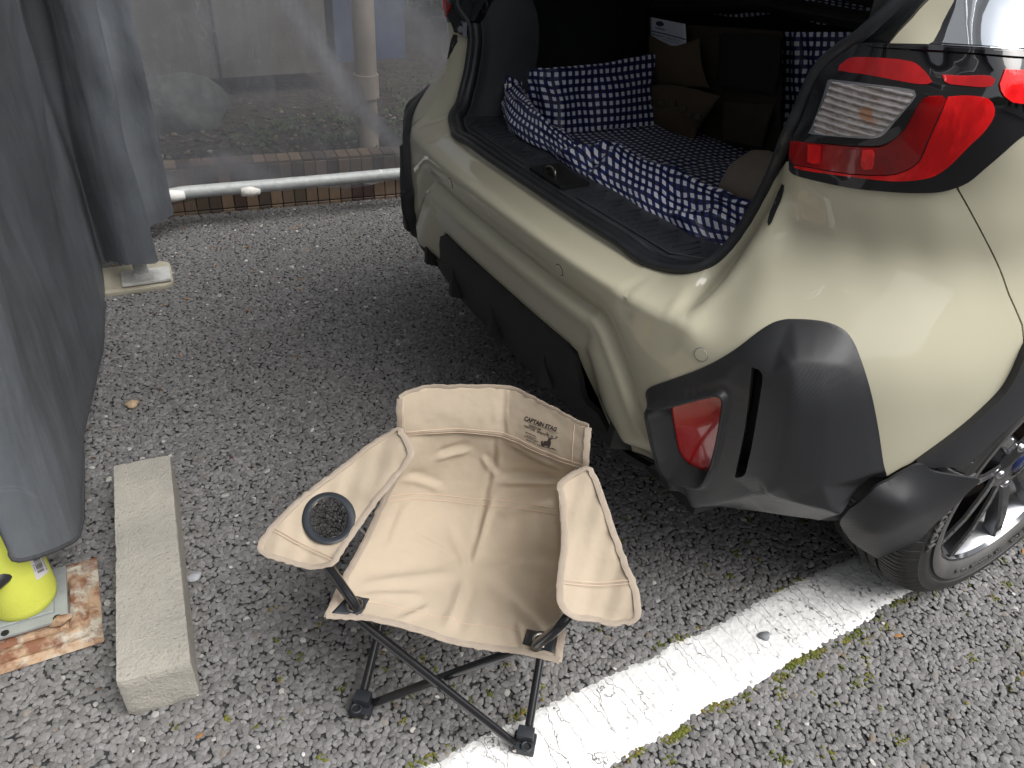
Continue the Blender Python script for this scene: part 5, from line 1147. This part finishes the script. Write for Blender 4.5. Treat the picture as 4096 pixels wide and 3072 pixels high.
L_out = [(1606, 1735), (1596, 1715), (1530, 1752), (1469, 1792), (1400, 1850), (1323, 1909), (1260, 1955), (1195, 2007), (1140, 2060), (1098, 2105), (1060, 2148), (1043, 2185), (1056, 2212), (1147, 2245), (1225, 2264), (1283, 2266), (1332, 2254), (1350, 2228), (1385, 2170), (1430, 2105), (1508, 1997), (1586, 1900), (1640, 1830), (1632, 1780)]
cupc = (1315, 2072)
ring_px = [(cupc[0]+78*math.cos(a)-4*math.sin(a), cupc[1]+79*math.sin(a)) for a in np.linspace(0, 2*np.pi, 40, endpoint=False)]
armL, zfL = arm(L_out, [(1060, 2180, .392), (1150, 2235, .388), (1260, 2262, .388), (1340, 2240, .396), (1100, 2110, .405), (1250, 2150, .401), (1315, 2072, .408), (1400, 2100, .402), (1200, 2010, .415), (1400, 1860, .435), (1480, 1990, .425), (1560, 1760, .462), (1620, 1820, .458), (1606, 1735, .472)], 'tan armrest with a round mesh cup holder', [ring_px])
R_out = [(2344, 1872), (2368, 1895), (2408, 1997), (2447, 2115), (2496, 2252), (2535, 2349), (2551, 2427), (2546, 2470), (2515, 2490), (2500, 2484), (2447, 2496), (2388, 2478), (2310, 2471), (2262, 2447), (2240, 2390), (2246, 2281), (2258, 2173), (2256, 2036), (2241, 1950), (2252, 1925), (2300, 1895)]
armR, zfR = arm(R_out, [(2344, 1872, .455), (2245, 1940, .44), (2400, 1990, .435), (2256, 2036, .425), (2330, 2000, .43), (2450, 2130, .42), (2258, 2180, .41), (2350, 2200, .405), (2500, 2270, .405), (2246, 2290, .405), (2380, 2380, .388), (2540, 2400, .396), (2270, 2440, .393), (2500, 2480, .378), (2390, 2470, .376)], 'plain tan armrest')
def on_arm(zf, p, dz=.001): z = float(zf(np.array([[p[0]/1000, p[1]/1000]]))[0]); return tuple(onax([p], 2, [z+dz])[0])
for pl in ([(1100, 2112), (1180, 2158), (1260, 2196), (1335, 2232)], [(1092, 2122), (1172, 2168), (1254, 2206), (1330, 2242)]): stitch([on_arm(zfL, p, .0035) for p in pl], armL)
for pl in ([(2262, 2322), (2400, 2330), (2520, 2320)], [(2262, 2335), (2400, 2343), (2525, 2334)]): stitch([on_arm(zfR, p, .0035) for p in pl], armR)
# cup ring + mesh
rc = [on_arm(zfL, (cupc[0]+91*math.cos(a), cupc[1]+92*math.sin(a)), .002) for a in np.linspace(0, 2*np.pi, 48, endpoint=False)]
tube('cup_ring', rc, 1, M_nyl, chair, 12, closed=True, flat=(.0068, .0025, (0, 0, 1)))
M_mesh = M('cup_netting', (.008, .008, .008), .6); _v = M_mesh.vor(150, 'DISTANCE_TO_EDGE'); M_mesh.set('Alpha', M_mesh.ramp(_v, [(.05, 1.), (.08, .38)]))
cc_ = np.mean(rc, axis=0); V = []; n = 48; nr_ = 12
for k in range(nr_+1):
    t = k/nr_; R_ = 1-.55*max(0, t-.25)/.75
    for i in range(n):
        p = cc_+(np.array(rc[i])-cc_)*(.87*R_); p[2] -= .085*math.sin(t*1.5)+.004*math.sin(i*1.3+k); V.append(p)
V.append(cc_-np.array([0, 0, .088])); F = [(k*n+i, k*n+(i+1) % n, (k+1)*n+(i+1) % n, (k+1)*n+i) for k in range(nr_) for i in range(n)]+[(nr_*n+i, nr_*n+(i+1) % n, len(V)-1) for i in range(n)]
mesh('cup_net', V, F, M_mesh, chair)
# frame
TL = G(1418, 2428, .294); TR = G(2152, 2572, .294)
A1 = A0+Vector((0, 0, .022)); B1 = B0+Vector((0, 0, .022)); dR = bk*.285
A2 = A1+dR; B2 = B1+dR; TL2 = TL+bk*.275-Vector((0, 0, .0)); TR2 = TR+bk*.275
off = bk*.009
def legt(a_, b_, o_=Vector((0, 0, 0))): cyl('leg_tube', a_+o_, b_+o_, .0078, M_tube, chair, 16)
legt(A1+wv_*.022, TR-Vector((0, 0, .01)), off); legt(B1-wv_*.018, TL-Vector((0, 0, .01)), -off)
legt(A2, TR2-Vector((0, 0, .07)), off); legt(B2, TL2-Vector((0, 0, .07)), -off)
legt(A1+bk*.012-wv_*.004, TL2-Vector((0, 0, .06))); legt(B1+bk*.014+wv_*.003, TR2-Vector((0, 0, .06))); legt(A2, TL-Vector((0, 0, .03))-wv_*.006+bk*.01); legt(B2, TR-Vector((0, 0, .03))+wv_*.006+bk*.01)
mid = (A1+TR)/2; x1 = (A1+wv_*.022+B1-wv_*.018)/2
px_ = G(1762, 2745, .14); cyl('rivet', px_-bk*.016, px_-bk*.020, .004, M_eye, chair, 12)
# posts
pL0 = G(1428, 2436, .296); pL1 = G(1366, 2342, .335); pL2 = G(1318, 2275, .368); tube('arm_post', spline([TL-Vector((0, 0, .02)), pL0, pL1, pL2, G(1296, 2240, .384)], 5), .0085, M_tube, chair, 16)
pR0 = G(2148, 2580, .296); pR1 = G(2205, 2535, .335); pR2 = G(2256, 2484, .365); tube('arm_post', spline([TR-Vector((0, 0, .02)), pR0, pR1, pR2, G(2285, 2450, .372)], 5), .0085, M_tube, chair, 16)
for s_, px1 in ((TL2, (1625, 1640, .46)), (TR2, (2325, 1760, .46))):
    tube('back_post', [s_-Vector((0, 0, .12)), s_, G(*px1)+bk*.012], .008, M_tube, chair, 14)
# patches with eyelets
bvs = bvh_of([seat])
def patch(q, eye):
    o = decal('corner_patch', q, bvs, M_nyl, chair, 8, 8, .0022); md = o.modifiers.new('thickness', 'SOLIDIFY'); md.thickness = .0015; md.offset = 0
    c = cast(bvs, *eye, .005)
    if c is None: c = G(eye[0], eye[1], .298)
    r = [c+Vector((.0125*math.cos(a), .0125*math.sin(a), .0)) for a in np.linspace(0, 2*np.pi, 24, endpoint=False)]; tube('eyelet', r, .0022, M_eye, o, 8, closed=True)
    r = [c+Vector((.0165*math.cos(a), .0165*math.sin(a), -.001)) for a in np.linspace(0, 2*np.pi, 24, endpoint=False)]; tube('eyelet_ring', r, .0018, M_nyl, o, 8, closed=True)
patch([(1392, 2383), (1478, 2395), (1440, 2464), (1326, 2452)], (1418, 2420)); patch([(2108, 2517), (2227, 2540), (2215, 2610), (2090, 2575)], (2165, 2562))
# feet
def foot(base, face):
    e1 = wv_*face; R_ = Matrix((e1, bk, Vector((0, 0, 1)))).transposed()
    bm = bmesh.new(); box(bm, base+Vector((0, 0, .010)), (.040, .036, .018), R_); box(bm, base+Vector((0, 0, .026))+bk*.006, (.030, .022, .026), R_)
    o = frombm('foot', bm, M_nyl, chair, smooth=True, bevel=.004); q = base-bk*.012+Vector((0, 0, .0225))+e1*.006
    rr = [q+Vector((.0085*math.cos(a), .0085*math.sin(a), 0)) for a in np.linspace(0, 2*np.pi, 20, endpoint=False)]; tube('foot_socket', rr, .0028, M_nyl, o, 8, closed=True); cyl('socket_hole', q-Vector((0, 0, .004)), q-Vector((0, 0, .001)), .008, M_dark, o, 16)
    cyl('foot_rivet', base-e1*.014-bk*.019+Vector((0, 0, .016)), base-e1*.014-bk*.022+Vector((0, 0, .016)), .0035, M_eye, o, 10)
foot(A0+Vector((0, 0, .003)), -1); foot(B0+Vector((0, 0, .004)), 1); foot(A0+dR+Vector((0, 0, .003)), -1); foot(B0+dR+Vector((0, 0, .003)), 1)
o = mesh('care_tag', [G(1437, 2105, .29), G(1462, 2130, .285), G(1458, 2140, .27), G(1440, 2122, .275)], [(0, 1, 2, 3)], M_lab, chair, smooth=False)
# ================================================================== CARGO LINER (gingham)
M_gh = M('navy_gingham', (.1, .1, .2), .38, spec=.5)
_uv = M_gh.n.new('ShaderNodeSeparateXYZ'); M_gh.t.links.new(M_gh.tc.outputs['UV'], _uv.inputs[0])
def sq(c):
    f = M_gh.math('FRACT', M_gh.math('MULTIPLY', c, 1/.0205)); return M_gh.math('LESS_THAN', f, .52)
_a, _b = sq(_uv.outputs[0]), sq(_uv.outputs[1]); _and = M_gh.math('MULTIPLY', _a, _b); _or = M_gh.math('MAXIMUM', _a, _b)
M_gh.set('Base Color', M_gh.mix(_and, M_gh.mix(_or, (.009, .009, .032), (.020, .034, .17)), (.88, .89, .95))); M_gh.bump(M_gh.noise(45, 3), .001)
ch_obj = []
def cloth(name, rows, mat, parent, seed, amp=.006, n=14, cells=(10, 8), flip=False, creases=()):
    A_ = np.array([[tuple(p) for p in r] for r in rows], float); a1 = np.array([spline(A_[:, j], n) for j in range(A_.shape[1])]).transpose(1, 0, 2); a2 = np.array([spline(a1[i], n) for i in range(a1.shape[0])])
    gv, gu = a2.shape[:2]; du = np.linalg.norm(np.diff(a2, axis=1), axis=2); dv = np.linalg.norm(np.diff(a2, axis=0), axis=2)
    U = np.c_[np.zeros(gv), np.cumsum(du, axis=1)]; U = U-0; U = .35*U+.65*np.mean(U, axis=0)[None]; Vv = np.r_[np.zeros((1, gu)), np.cumsum(dv, axis=0)]; Vv = .35*Vv+.65*np.mean(Vv, axis=1)[:, None]
    nr = np.cross(np.gradient(a2, axis=1), np.gradient(a2, axis=0)); nr /= np.linalg.norm(nr, axis=2)[..., None]+1e-9
    ds = noise2((gv, gu), cells, seed, 3)*amp
    UU_, VV_ = np.meshgrid(np.linspace(0, 1, gu), np.linspace(0, 1, gv))
    for (p, q, am, wd_) in creases:
        dx_, dy_ = q[0]-p[0], q[1]-p[1]; t = ((UU_-p[0])*dx_+(VV_-p[1])*dy_)/(dx_*dx_+dy_*dy_); d = ((UU_-p[0])*-dy_+(VV_-p[1])*dx_)/math.hypot(dx_, dy_); e = np.clip(np.minimum(t, 1-t)/.3, 0, 1); ds = ds+am*e*(np.exp(-(d/wd_)**2)-.5*np.exp(-((d-2*wd_)/wd_)**2))
    P = a2+nr*ds[..., None]
    return mesh(name, P.reshape(-1, 3), grid_faces(gv, gu), mat, parent, uv=np.c_[U.ravel(), Vv.ravel()])
liner = empty('cargo_liner', (1.25, 1.35, .69), 'navy and white gingham cloth tray lining the open car boot', 'cloth')
zf_ = .69
bot_ = [(2030, 470), (2062, 550), (2206, 637), (2315, 709), (2460, 800), (2640, 905), (2785, 970), (2890, 995), (3000, 1010)]
top_ = [(2040, 300), (2105, 420), (2225, 518), (2330, 575), (2470, 600), (2640, 665), (2790, 735), (2930, 800), (3060, 870)]
zt = [.80, .785, .775, .772, .775, .778, .78, .78, .78]
zbm = [.74, .722, .718, .716, .716, .716, .716, .718, .72]
R0 = [G(*p, zbm[i]) for i, p in enumerate(bot_)]; R3 = [G(*p, zt[i]) for i, p in enumerate(top_)]
R1 = [R0[i].lerp(R3[i], .33)-Vector((.018, 0, -.006)) for i in range(9)]; R2 = [R0[i].lerp(R3[i], .68)-Vector((.014, 0, -.010)) for i in range(9)]
R4 = [Vector((p.x+.022, p.y-.003, p.z-.012)) for p in R3]; R5 = [Vector((p.x+.045, p.y-.005, zf_+.008)) for p in R3]
cloth('front_drape', [R0, R1, R2, R3, R4, R5], M_gh, liner, 5, .013, 12, (7, 12), creases=[((.30, .15), (.50, .75), .016, .03), ((.36, .75), (.50, .2), -.012, .03), ((.44, .1), (.52, .6), .012, .02), ((.55, .2), (.70, .35), .010, .04), ((.62, .1), (.95, .38), .014, .05), ((.08, .8), (.28, .3), .010, .04), ((.02, .3), (.2, .6), .012, .03), ((.66, .28), (.72, .5), -.01, .03)])
# floor
F0 = [Vector((R5[i].x-.01, R5[i].y, zf_)) for i in range(9)]; fl = [F0]
for k in range(1, 5):
    fl.append([Vector((F0[i].x+(1.66-F0[i].x)*k/4, F0[i].y+(-.02 if i == 0 else 0)*k, zf_+random.uniform(-.002, .003))) for i in range(9)])
cloth('floor_cloth', fl, M_gh, liner, 6, .004, 10, (9, 12))
# left wall
wl_b = [G(2095, 470, zf_+.02), G(2206, 535, zf_), G(2330, 525, zf_), G(2460, 515, zf_), G(2600, 505, zf_)]
yw = [p.y for p in wl_b]
wt_px = [(2062, 330), (2100, 288), (2205, 277), (2330, 265), (2460, 246), (2620, 215)]
wb_px = [(2095, 470), (2140, 500), (2230, 528), (2340, 524), (2460, 514), (2620, 500)]
WB = [G(*p, zf_+.004) for p in wb_px]; WT = [PY(*wt_px[i], WB[i].y+.05+.01*i) for i in range(6)]
WM = [WB[i].lerp(WT[i], .5)+Vector((0, -.012*(-1)**i, 0)) for i in range(6)]; WQ = [WB[i].lerp(WT[i], .8)+Vector((0, .004, 0)) for i in range(6)]
WX = [p+Vector((0, .02, -.006)) for p in WT]; WY = [p+Vector((0, .026, -.03)) for p in WT]
cloth('side_wall_cloth', [WB, WM, WQ, WT, WX, WY], M_gh, liner, 8, .006, 12, (7, 12), creases=[((.35, .6), (.30, .05), .010, .03), ((.16, .7), (.22, .1), .008, .03)])
# bunched corner
c0_ = [PY(2020, 300, 1.86), PY(2045, 272, 1.87), PY(2075, 290, 1.88), PY(2098, 345, 1.86)]; c1_ = [PY(2015, 350, 1.82), PY(2040, 345, 1.81), PY(2075, 365, 1.82), PY(2105, 400, 1.82)]; c2_ = [PY(2018, 420, 1.80), PY(2050, 430, 1.77), PY(2090, 450, 1.77), PY(2130, 480, 1.78)]; c3_ = [PY(2022, 480, 1.80), PY(2060, 520, 1.76), PY(2100, 520, 1.75), PY(2150, 520, 1.76)]
cloth('corner_cloth', [c0_, c1_, c2_, c3_], M_gh, liner, 9, .016, 12, (6, 6), creases=[((.1, .2), (.9, .9), .02, .05), ((.9, .1), (.3, .9), .014, .04)])
# back wall at the right and cloth over the seat top
bw = [[PX(x, y+dy_, 1.60) for x in (3110, 3200, 3300, 3420)] for y, dy_ in ((128, 0), (260, 5), (380, 5), (560, 0))]
cloth('back_wall_cloth', bw, M_gh, liner, 12, .014, 12, (4, 7))
tc_ = [[PX(x, y, X) for x, y in ps] for X, ps in ((1.68, ((2640, 30), (2850, 62), (3050, 60), (3250, 80), (3530, 118))), (1.72, ((2660, 5), (2850, 30), (3050, 10), (3250, 38), (3540, 80))), (1.78, ((2680, -30), (2850, -20), (3050, -30), (3250, -20), (3560, 40))))]
cloth('top_cloth', tc_, M_gh, liner, 13, .012, 10, (5, 9))
bar = tube('tonneau_bar', [PX(2640, 30, 1.60), PX(3060, 14, 1.60), PX(3530, 96, 1.60)], 1, M_plas2, None, 12, flat=(.035, .02, (0, 0, 1))); tag(bar, 'black cross bar above the brown organiser in the boot', 'bar')
# organiser
XO = 1.53
M_org = M('brown_canvas', (.085, .062, .040), .85); M_org.set('Base Color', M_org.mix(M_org.noise(12, 4), (.07, .052, .034), (.11, .08, .052))); M_org.bump(M_org.noise(260, 3), .0004)
org_ = empty('seat_organiser', (XO, 1.6, .7), 'brown canvas organiser with pockets hanging on the back of the boot', 'organiser')
def pxplane(name, rows, X, mat, parent, bulge=.0, seed=1, thick=.004, n=6, amp=.003):
    R_ = [[PX(x, y, X) for x, y in r] for r in rows]; A_ = np.array([[tuple(p) for p in r] for r in R_]); nr_, nc_ = A_.shape[:2]
    for i in range(nr_):
        for j in range(nc_): A_[i, j, 0] -= bulge*math.sin(math.pi*min(1, max(0, (i+.5)/nr_)))*math.sin(math.pi*(j+.3)/(nc_-.4))
    a1 = np.array([spline(A_[:, j], n) for j in range(nc_)]).transpose(1, 0, 2); a2 = np.array([spline(a1[i], n) for i in range(a1.shape[0])]); gv, gu = a2.shape[:2]; a2[..., 0] += noise2((gv, gu), (5, 6), seed, 3)*amp
    o = mesh(name, a2.reshape(-1, 3), grid_faces(gv, gu), mat, parent); md = o.modifiers.new('thickness', 'SOLIDIFY'); md.thickness = thick; md.offset = 0; return o
pxplane('panel', [[(2598, 95), (2860, 105), (3130, 125)], [(2600, 300), (2860, 320), (3125, 330)], [(2620, 520), (2860, 570), (3120, 620)]], XO+.02, vary('dark_brown_canvas', (.035, .030, .022), .2, 20, .9, [(200, .0004)]), org_)
pxplane('screen_pocket', [[(2880, 135), (3000, 140), (3120, 150)], [(2875, 250), (3000, 262), (3118, 275)], [(2865, 345), (2990, 362), (3095, 378)]], XO, vary('black_mesh_pocket', (.010, .010, .011), .2, 40, .8), org_)
pxplane('top_pocket', [[(2600, 138), (2660, 168), (2706, 184), (2760, 170), (2800, 150)], [(2602, 240), (2660, 250), (2710, 255), (2770, 260), (2815, 270)], [(2606, 330), (2660, 336), (2720, 340), (2780, 348), (2840, 352)]], XO-.01, M_org, org_, .02, 3)
pxplane('lower_pocket', [[(2560, 362), (2620, 340), (2700, 338), (2780, 352), (2885, 385)], [(2556, 430), (2620, 436), (2700, 440), (2790, 445), (2855, 430)], [(2562, 500), (2620, 520), (2700, 540), (2780, 560), (2790, 520)]], XO-.03, M_org, org_, .03, 4)
for x, y in ((2592, 408), (2640, 412), (2690, 410), (2728, 428), (2752, 452), (2785, 465)):
    pxplane('loop_strap', [[(x-15, y-12), (x+15, y-10)], [(x-15, y+14), (x+15, y+16)]], XO-.062, vary('olive_webbing', (.085, .078, .055), .2, 60, .9), org_, 0, 5, .003, 3)
pxplane('right_pocket', [[(2895, 405), (3000, 412), (3100, 420)], [(2900, 480), (3000, 490), (3080, 500)], [(2900, 560), (2970, 575), (3050, 590)]], XO-.0, vary('dark_brown_pocket', (.05, .038, .027), .2, 20, .9), org_, .02, 6)
# card
card = pxplane('info_card', [[(2601, 68), (2660, 80), (2741, 96)], [(2603, 130), (2665, 140), (2744, 150)], [(2606, 190), (2670, 200), (2747, 205)]], XO-.008, M('white_card', (.62, .64, .74), .35), None, 0, 9, .002, 4, 0); tag(card, 'white printed card standing in the top pocket of the brown organiser', 'card')
bpy.context.view_layer.update(); bvc = bvh_of([card]); M_blue = M('blue_ink', (.02, .06, .20), .5); M_navy = M('navy_ink', (.012, .016, .045), .5); M_cwh = M('card_white_ink', (.5, .52, .6), .4)
def z2(u_, v__): return (2450+u_*.36166, v__*.36166)
def oval(name, c, rx, ry, rot, mat, lift):
    Bp = [(c[0]+rx*math.cos(a)*math.cos(rot)-ry*math.sin(a)*math.sin(rot), c[1]+rx*math.cos(a)*math.sin(rot)+ry*math.sin(a)*math.cos(rot)) for a in np.linspace(0, 2*np.pi, 24, endpoint=False)]
    P3 = [cast(bvc, p[0], p[1], lift) for p in Bp]; P3 = [p for p in P3 if p]; return mesh(name, P3, [tuple(range(len(P3)))], mat, card, smooth=False)
oval('emblem', z2(524, 262), 16.5, 10.5, .18, M_navy, .0026)
for (u_, v__, r) in ((512, 245, 3.2), (548, 262, 1.7), (540, 275, 1.7), (556, 252, 1.5), (520, 272, 1.7), (530, 285, 1.5)):
    c = z2(u_, v__); P3 = [cast(bvc, c[0]+r*(1 if k % 2 == 0 else .35)*math.cos(k*math.pi/4), c[1]+r*(1 if k % 2 == 0 else .35)*math.sin(k*math.pi/4), .0031) for k in range(8)]; mesh('emblem_star', P3, [tuple(range(8))], M_cwh, card, smooth=False)
letters('card_text', 'SUBARU', z2(474, 314), z2(584, 342), (-.8, -7.5), bvc, M_navy, card, .0027, .03)
P3 = [cast(bvc, *z2(*p), .0027) for p in ((428, 335), (560, 365), (690, 398), (810, 430), (811, 444), (690, 411), (560, 378), (430, 348))]; mesh('card_stripe', [p for p in P3 if p], [(0, 1, 6, 7), (1, 2, 5, 6), (2, 3, 4, 5)], M_blue, card, smooth=False)
letters('card_text', 'McGard® ホイールロックセット', z2(446, 388), z2(750, 465), (-.8, -8), bvc, M_navy, card, .0027, .02)
letters('card_text', '取扱説明書', z2(560, 440), z2(730, 482), (-.5, -3.2), bvc, M_navy, card, .0027)
# rolled bag
c_l = G(2945, 715, .775); ax_ = Vector((.05, -1, -.02)).normalized()
bag = empty('rolled_bag', c_l, 'grey brown rolled fabric bag lying on the gingham cloth at the right of the boot', 'bag')
V = []; nA, nL = 48, 34; M_bag = M('taupe_nylon', (.17, .14, .115), .6, sheen=.1); M_bag.bump(M_bag.noise(22, 4, dist=1), .004); M_bag.bump(M_bag.noise(500, 2), .0002)
sidev = ax_.cross(Vector((0, 0, 1))).normalized(); upv_ = sidev.cross(ax_).normalized(); RB = .078
for k in range(nL):
    t = k/(nL-1); r = RB*min(1, (max(0, t)/.10)**.42) if t < .10 else RB*(1-.06*t)
    pos = c_l+ax_*(-.005+t*.36)
    for i in range(nA):
        a = 2*math.pi*i/nA; pk_ = 1+.035*math.sin(a*9+1)*max(0, 1-t/.18)+.015*math.sin(a*3+t*9); V.append(pos+(sidev*math.cos(a)*1.04+upv_*math.sin(a)*.94)*r*pk_)
V.append(c_l+ax_*.004); V.append(c_l+ax_*.36)
F = [(k*nA+i, k*nA+(i+1) % nA, (k+1)*nA+(i+1) % nA, (k+1)*nA+i) for k in range(nL-1) for i in range(nA)]+[(i, (i+1) % nA, nL*nA) for i in range(nA)]+[((nL-1)*nA+(i+1) % nA, (nL-1)*nA+i, nL*nA+1) for i in range(nA)]
mesh('bag_body', V, F, M_bag, bag); r = [c_l+ax_*.012+(sidev*math.cos(a)+upv_*math.sin(a))*RB*.42 for a in np.linspace(0, 2*np.pi, 20, endpoint=False)]; tube('drawstring', r, .003, M_bag, bag, 6, closed=True)
# ================================================================== LETTERING ON THE TYRE
def tyre_text(txt, th0, r_in, h, mat, flip=False, sp=1.0):
    cu = bpy.data.curves.new('tyre_text', 'FONT'); cu.body = txt; cu.resolution_u = 2; cu.extrude = .03; cu.space_character = sp; cu.offset = .02
    o = bpy.data.objects.new('t', cu); col.objects.link(o); bpy.context.view_layer.update(); me = bpy.data.meshes.new_from_object(o.evaluated_get(bpy.context.evaluated_depsgraph_get())); bpy.data.objects.remove(o)
    for v in me.vertices:
        x, y, z = v.co; s_ = h/.69; r = r_in+y*s_; a = th0-(x*s_)/(r_in+h/2) if not flip else th0+(x*s_)/(r_in+h/2)
        if flip: r = r_in+h-y*s_
        v.co = (r*math.cos(a), -.0016 if z > 0 else .0012, r*math.sin(a))
    me.name = 'tyre_text'; return me
# right wheel only: seen from the side (looking towards +Y) with x to the right angles run clockwise
rw = [o for o in bpy.data.objects if o.name.startswith('wheel') and o.type == 'EMPTY' and o.scale.y > 0][0]; tyo = [c for c in rw.children if c.name.startswith('tyre')][0]
M_tl = M('tyre_lettering', (.10, .10, .10), .55)
for me in (tyre_text('YOKOHAMA', math.radians(196), .288, .020, M_tl, False, 1.25), tyre_text('ADVAN   P225/55R18  98V', math.radians(245), .252, .010, M_tl, True, 1.1), tyre_text('YOKOHAMA', math.radians(291), .252, .012, M_tl, True, 1.1)):
    o = bpy.data.objects.new('tyre_text', me); col.objects.link(o); me.materials.clear(); me.materials.append(M_tl.m); o.parent = tyo
